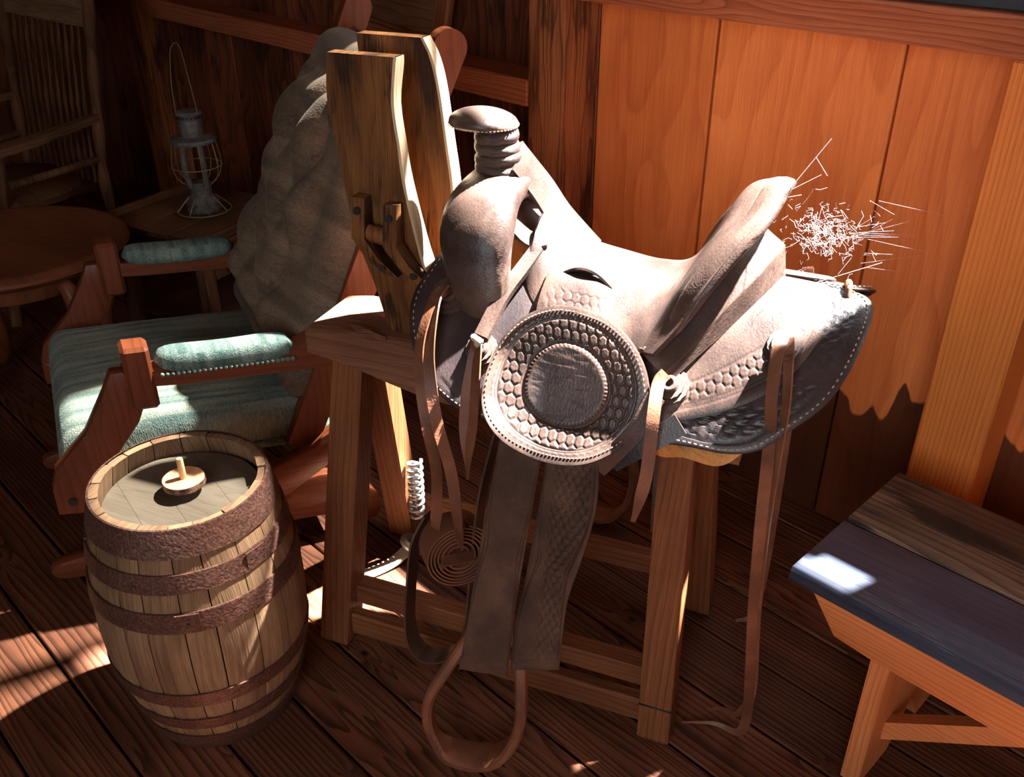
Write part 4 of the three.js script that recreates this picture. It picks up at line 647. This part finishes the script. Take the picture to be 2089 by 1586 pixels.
{
  const b = thing('box_table', 'low dark wooden table with raised edge strips under the lantern', 'table', [-2.866, 0, -1.318], 0.3);
  for (let i = 0; i < 3; i++) part('top_board', boxAt(-0.21 + i * 0.1405, -0.072 + i * 0.1405, 0.425, 0.446, -0.27, 0.17, 0.003, 2), M.old, b);
  part('edge_strip', boxAt(-0.222, -0.2, 0.43, 0.468, -0.275, 0.175, 0.004, 2), M.old, b); part('edge_strip', boxAt(0.205, 0.228, 0.43, 0.46, -0.275, 0.175, 0.004, 2), M.old, b);
  for (const x of [-0.185, 0.185]) for (const z of [-0.245, 0.145]) part('leg', boxAt(x - 0.022, x + 0.022, 0, 0.425, z - 0.022, z + 0.022, 0.004, 1), M.old, b);
  part('shelf', boxAt(-0.2, 0.2, 0.12, 0.14, -0.25, 0.15, 0.004, 2), M.old, b);
  for (const x of [-0.2, 0.2]) part('side_board', boxAt(x - 0.008, x + 0.008, 0.3, 0.42, -0.22, 0.12, 0.003, 2), M.old, b);
  const l = thing('lantern', 'grey metal lantern with wire guard and bail standing on the dark low table', 'lantern', [-2.872, 0.446, -1.376], 0.5);
  part('fuel_tank', lathe([[0.001, 0.0], [0.05, 0.0], [0.055, 0.006], [0.055, 0.035], [0.042, 0.05], [0.034, 0.056], [0.034, 0.095], [0.028, 0.1], [0.001, 0.1]], 36), M.zinc, l);
  part('top_plate', lathe([[0.03, 0.252], [0.07, 0.246], [0.075, 0.24], [0.073, 0.233], [0.03, 0.236]], 40), M.zinc, l);
  const ch = part('chimney', lathe([[0.033, 0.236], [0.034, 0.25], [0.038, 0.3], [0.038, 0.305], [0.033, 0.306], [0.033, 0.318], [0.04, 0.319], [0.042, 0.324], [0.036, 0.33], [0.001, 0.333]], 36), M.zinc, l);
  part('vent_band', merge(Array.from({ length: 16 }, (_, i) => boxUV(new THREE.BoxGeometry(0.007, 0.008, 0.002).rotateY(PI / 2 - i / 16 * 2 * PI).translate(Math.cos(i / 16 * 2 * PI) * 0.0335, 0.312, Math.sin(i / 16 * 2 * PI) * 0.0335)))), M.darkSteel, ch);
  for (const a of [0.4, 0.4 + PI * 0.55]) part('side_tube', tube([V(Math.cos(a) * 0.032, 0.085, Math.sin(a) * 0.032), V(Math.cos(a) * 0.04, 0.15, Math.sin(a) * 0.04), V(Math.cos(a) * 0.033, 0.24, Math.sin(a) * 0.033)], 0.009, 14, 10), M.zinc, l);
  const g = part('guard', new THREE.TorusGeometry(0.078, 0.002, 6, 40).rotateX(PI / 2).translate(0, 0.155, 0), M.wire, l);
  part('guard_ring', new THREE.TorusGeometry(0.088, 0.0025, 6, 44).rotateX(PI / 2).translate(0, 0.006, 0), M.wire, l);
  for (let i = 0; i < 8; i++) { const a = i / 8 * 2 * PI, p = (r, y) => V(Math.cos(a) * r, y, Math.sin(a) * r); part('guard_wire', tube([p(0.068, 0.238), p(0.076, 0.19), p(0.078, 0.155), p(0.066, 0.115), p(0.036, 0.09)], 0.0017, 14, 5), M.wire, g); part('foot_wire', tube([p(0.042, 0.052), p(0.066, 0.03), p(0.088, 0.006)], 0.0017, 8, 5), M.wire, g); }
  part('bail', tube([V(-0.04, 0.325, 0.008), V(-0.035, 0.42, 0.01), V(-0.015, 0.52, 0.012), V(0.015, 0.53, 0.01), V(0.03, 0.43, 0.01), V(0.04, 0.325, 0.008)], 0.0016, 40, 5), M.wire, l);
}
{
  const f = thing('framed_panel', 'moulded wooden panel leaning against the wall on the rail behind the clamp', 'panel', [-2.46, 0.985, -1.86], 0.05);
  const tilt = (q) => q.rotateZ(-0.1).rotateX(-0.14);
  part('panel', tilt(boxAt(-0.2, 0.24, 0.03, 0.33, -0.008, 0.004, 0.003, 0)), M.old, f);
  for (const [a, b, y0, y1] of [[-0.24, 0.28, 0.0, 0.04], [-0.24, 0.28, 0.32, 0.36], [-0.24, -0.19, 0, 0.36], [0.23, 0.28, 0, 0.36]]) part('moulding', tilt(boxAt(a, b, y0, y1, -0.01, 0.02, 0.006)), M.oak, f);
  for (const [a, b, y0, y1] of [[-0.19, 0.23, 0.04, 0.052], [0.216, 0.23, 0.04, 0.32], [-0.19, 0.23, 0.308, 0.32]]) part('bead', tilt(boxAt(a, b, y0, y1, 0, 0.012, 0.003)), M.oak, f);
}
// metal buckle and strap end on the floor under the stand
{
  const b = thing('harness_buckle', 'bright metal buckle with a pale strap lying on the floor behind the stand legs', 'buckle', [-1.44, 0, -1.08], -0.5);
  part('ring', new THREE.TorusGeometry(0.026, 0.011, 10, 28).rotateX(PI / 2 - 0.5).translate(0, 0.028, 0), M.steel, b);
  part('strap', strap([V(0.01, 0.02, 0.02), V(0.03, 0.008, 0.06), V(0.05, 0.004, 0.12), V(0.06, 0.004, 0.18)], V(0, 1, 0.1), 0.034, 0.004, 20), M.rawhide, b);
}
// cobwebs on the cantle
{
  const r = rng(33), gs = [], q = new THREE.Quaternion();
  const strand = (a, b, w) => { const d = b.clone().sub(a), l = d.length(); if (l < 1e-4) return; const g = new THREE.CylinderGeometry(w, w, l, 3, 1, true); g.applyQuaternion(q.setFromUnitVectors(V(0, 1, 0), d.normalize())); g.translate((a.x + b.x) / 2, (a.y + b.y) / 2, (a.z + b.z) / 2); gs.push(g); };
  const C = V(0.51, 0.985, 0.0), gau = () => (r() + r() + r() - 1.5) / 1.5;
  for (let i = 0; i < 300; i++) { const k = i < 190 ? 0.06 : 0.105, a = C.clone().add(V(gau() * k, gau() * k * 0.8, gau() * k * 0.7)), b = a.clone().add(V(gau(), gau(), gau()).multiplyScalar(0.02)); strand(a, b, 0.00016); strand(b, b.clone().add(V(gau(), gau(), gau()).multiplyScalar(0.014)), 0.00014); }
  strand(V(0.447, 1.05, 0.02), V(0.497, 1.135, 0.02), 0.0006); strand(V(0.447, 1.05, 0.02), V(0.49, 1.075, 0.0), 0.0003); strand(V(0.48, 1.105, 0.02), V(0.5, 1.083, 0.03), 0.0004); strand(V(0.446, 1.04, 0.02), V(0.468, 1.05, 0.03), 0.0006);
  for (let i = 0; i < 14; i++) { const a = C.clone().add(V(0.02 + r() * 0.05, gau() * 0.06, gau() * 0.05)); strand(a, a.clone().add(V(0.03 + r() * 0.07, 0.05 * gau() + 0.015, 0.03 * gau())), 0.00009); }
  strand(V(0.5, 0.905, 0.02), V(0.6, 0.95, 0.0), 0.0005); strand(V(0.54, 0.925, 0.01), V(0.555, 0.955, 0.01), 0.0005);
  const w = new THREE.Mesh(merge(gs), M.web); w.name = 'cobweb'; w.castShadow = w.receiveShadow = true; w.position.set(...SP); w.rotation.y = ST;
  w.userData = { label: 'white tangled cobweb on the rear of the saddle behind its cantle', category: 'cobweb', kind: 'stuff' }; scene.add(w);
}
renderer.render(scene, camera);
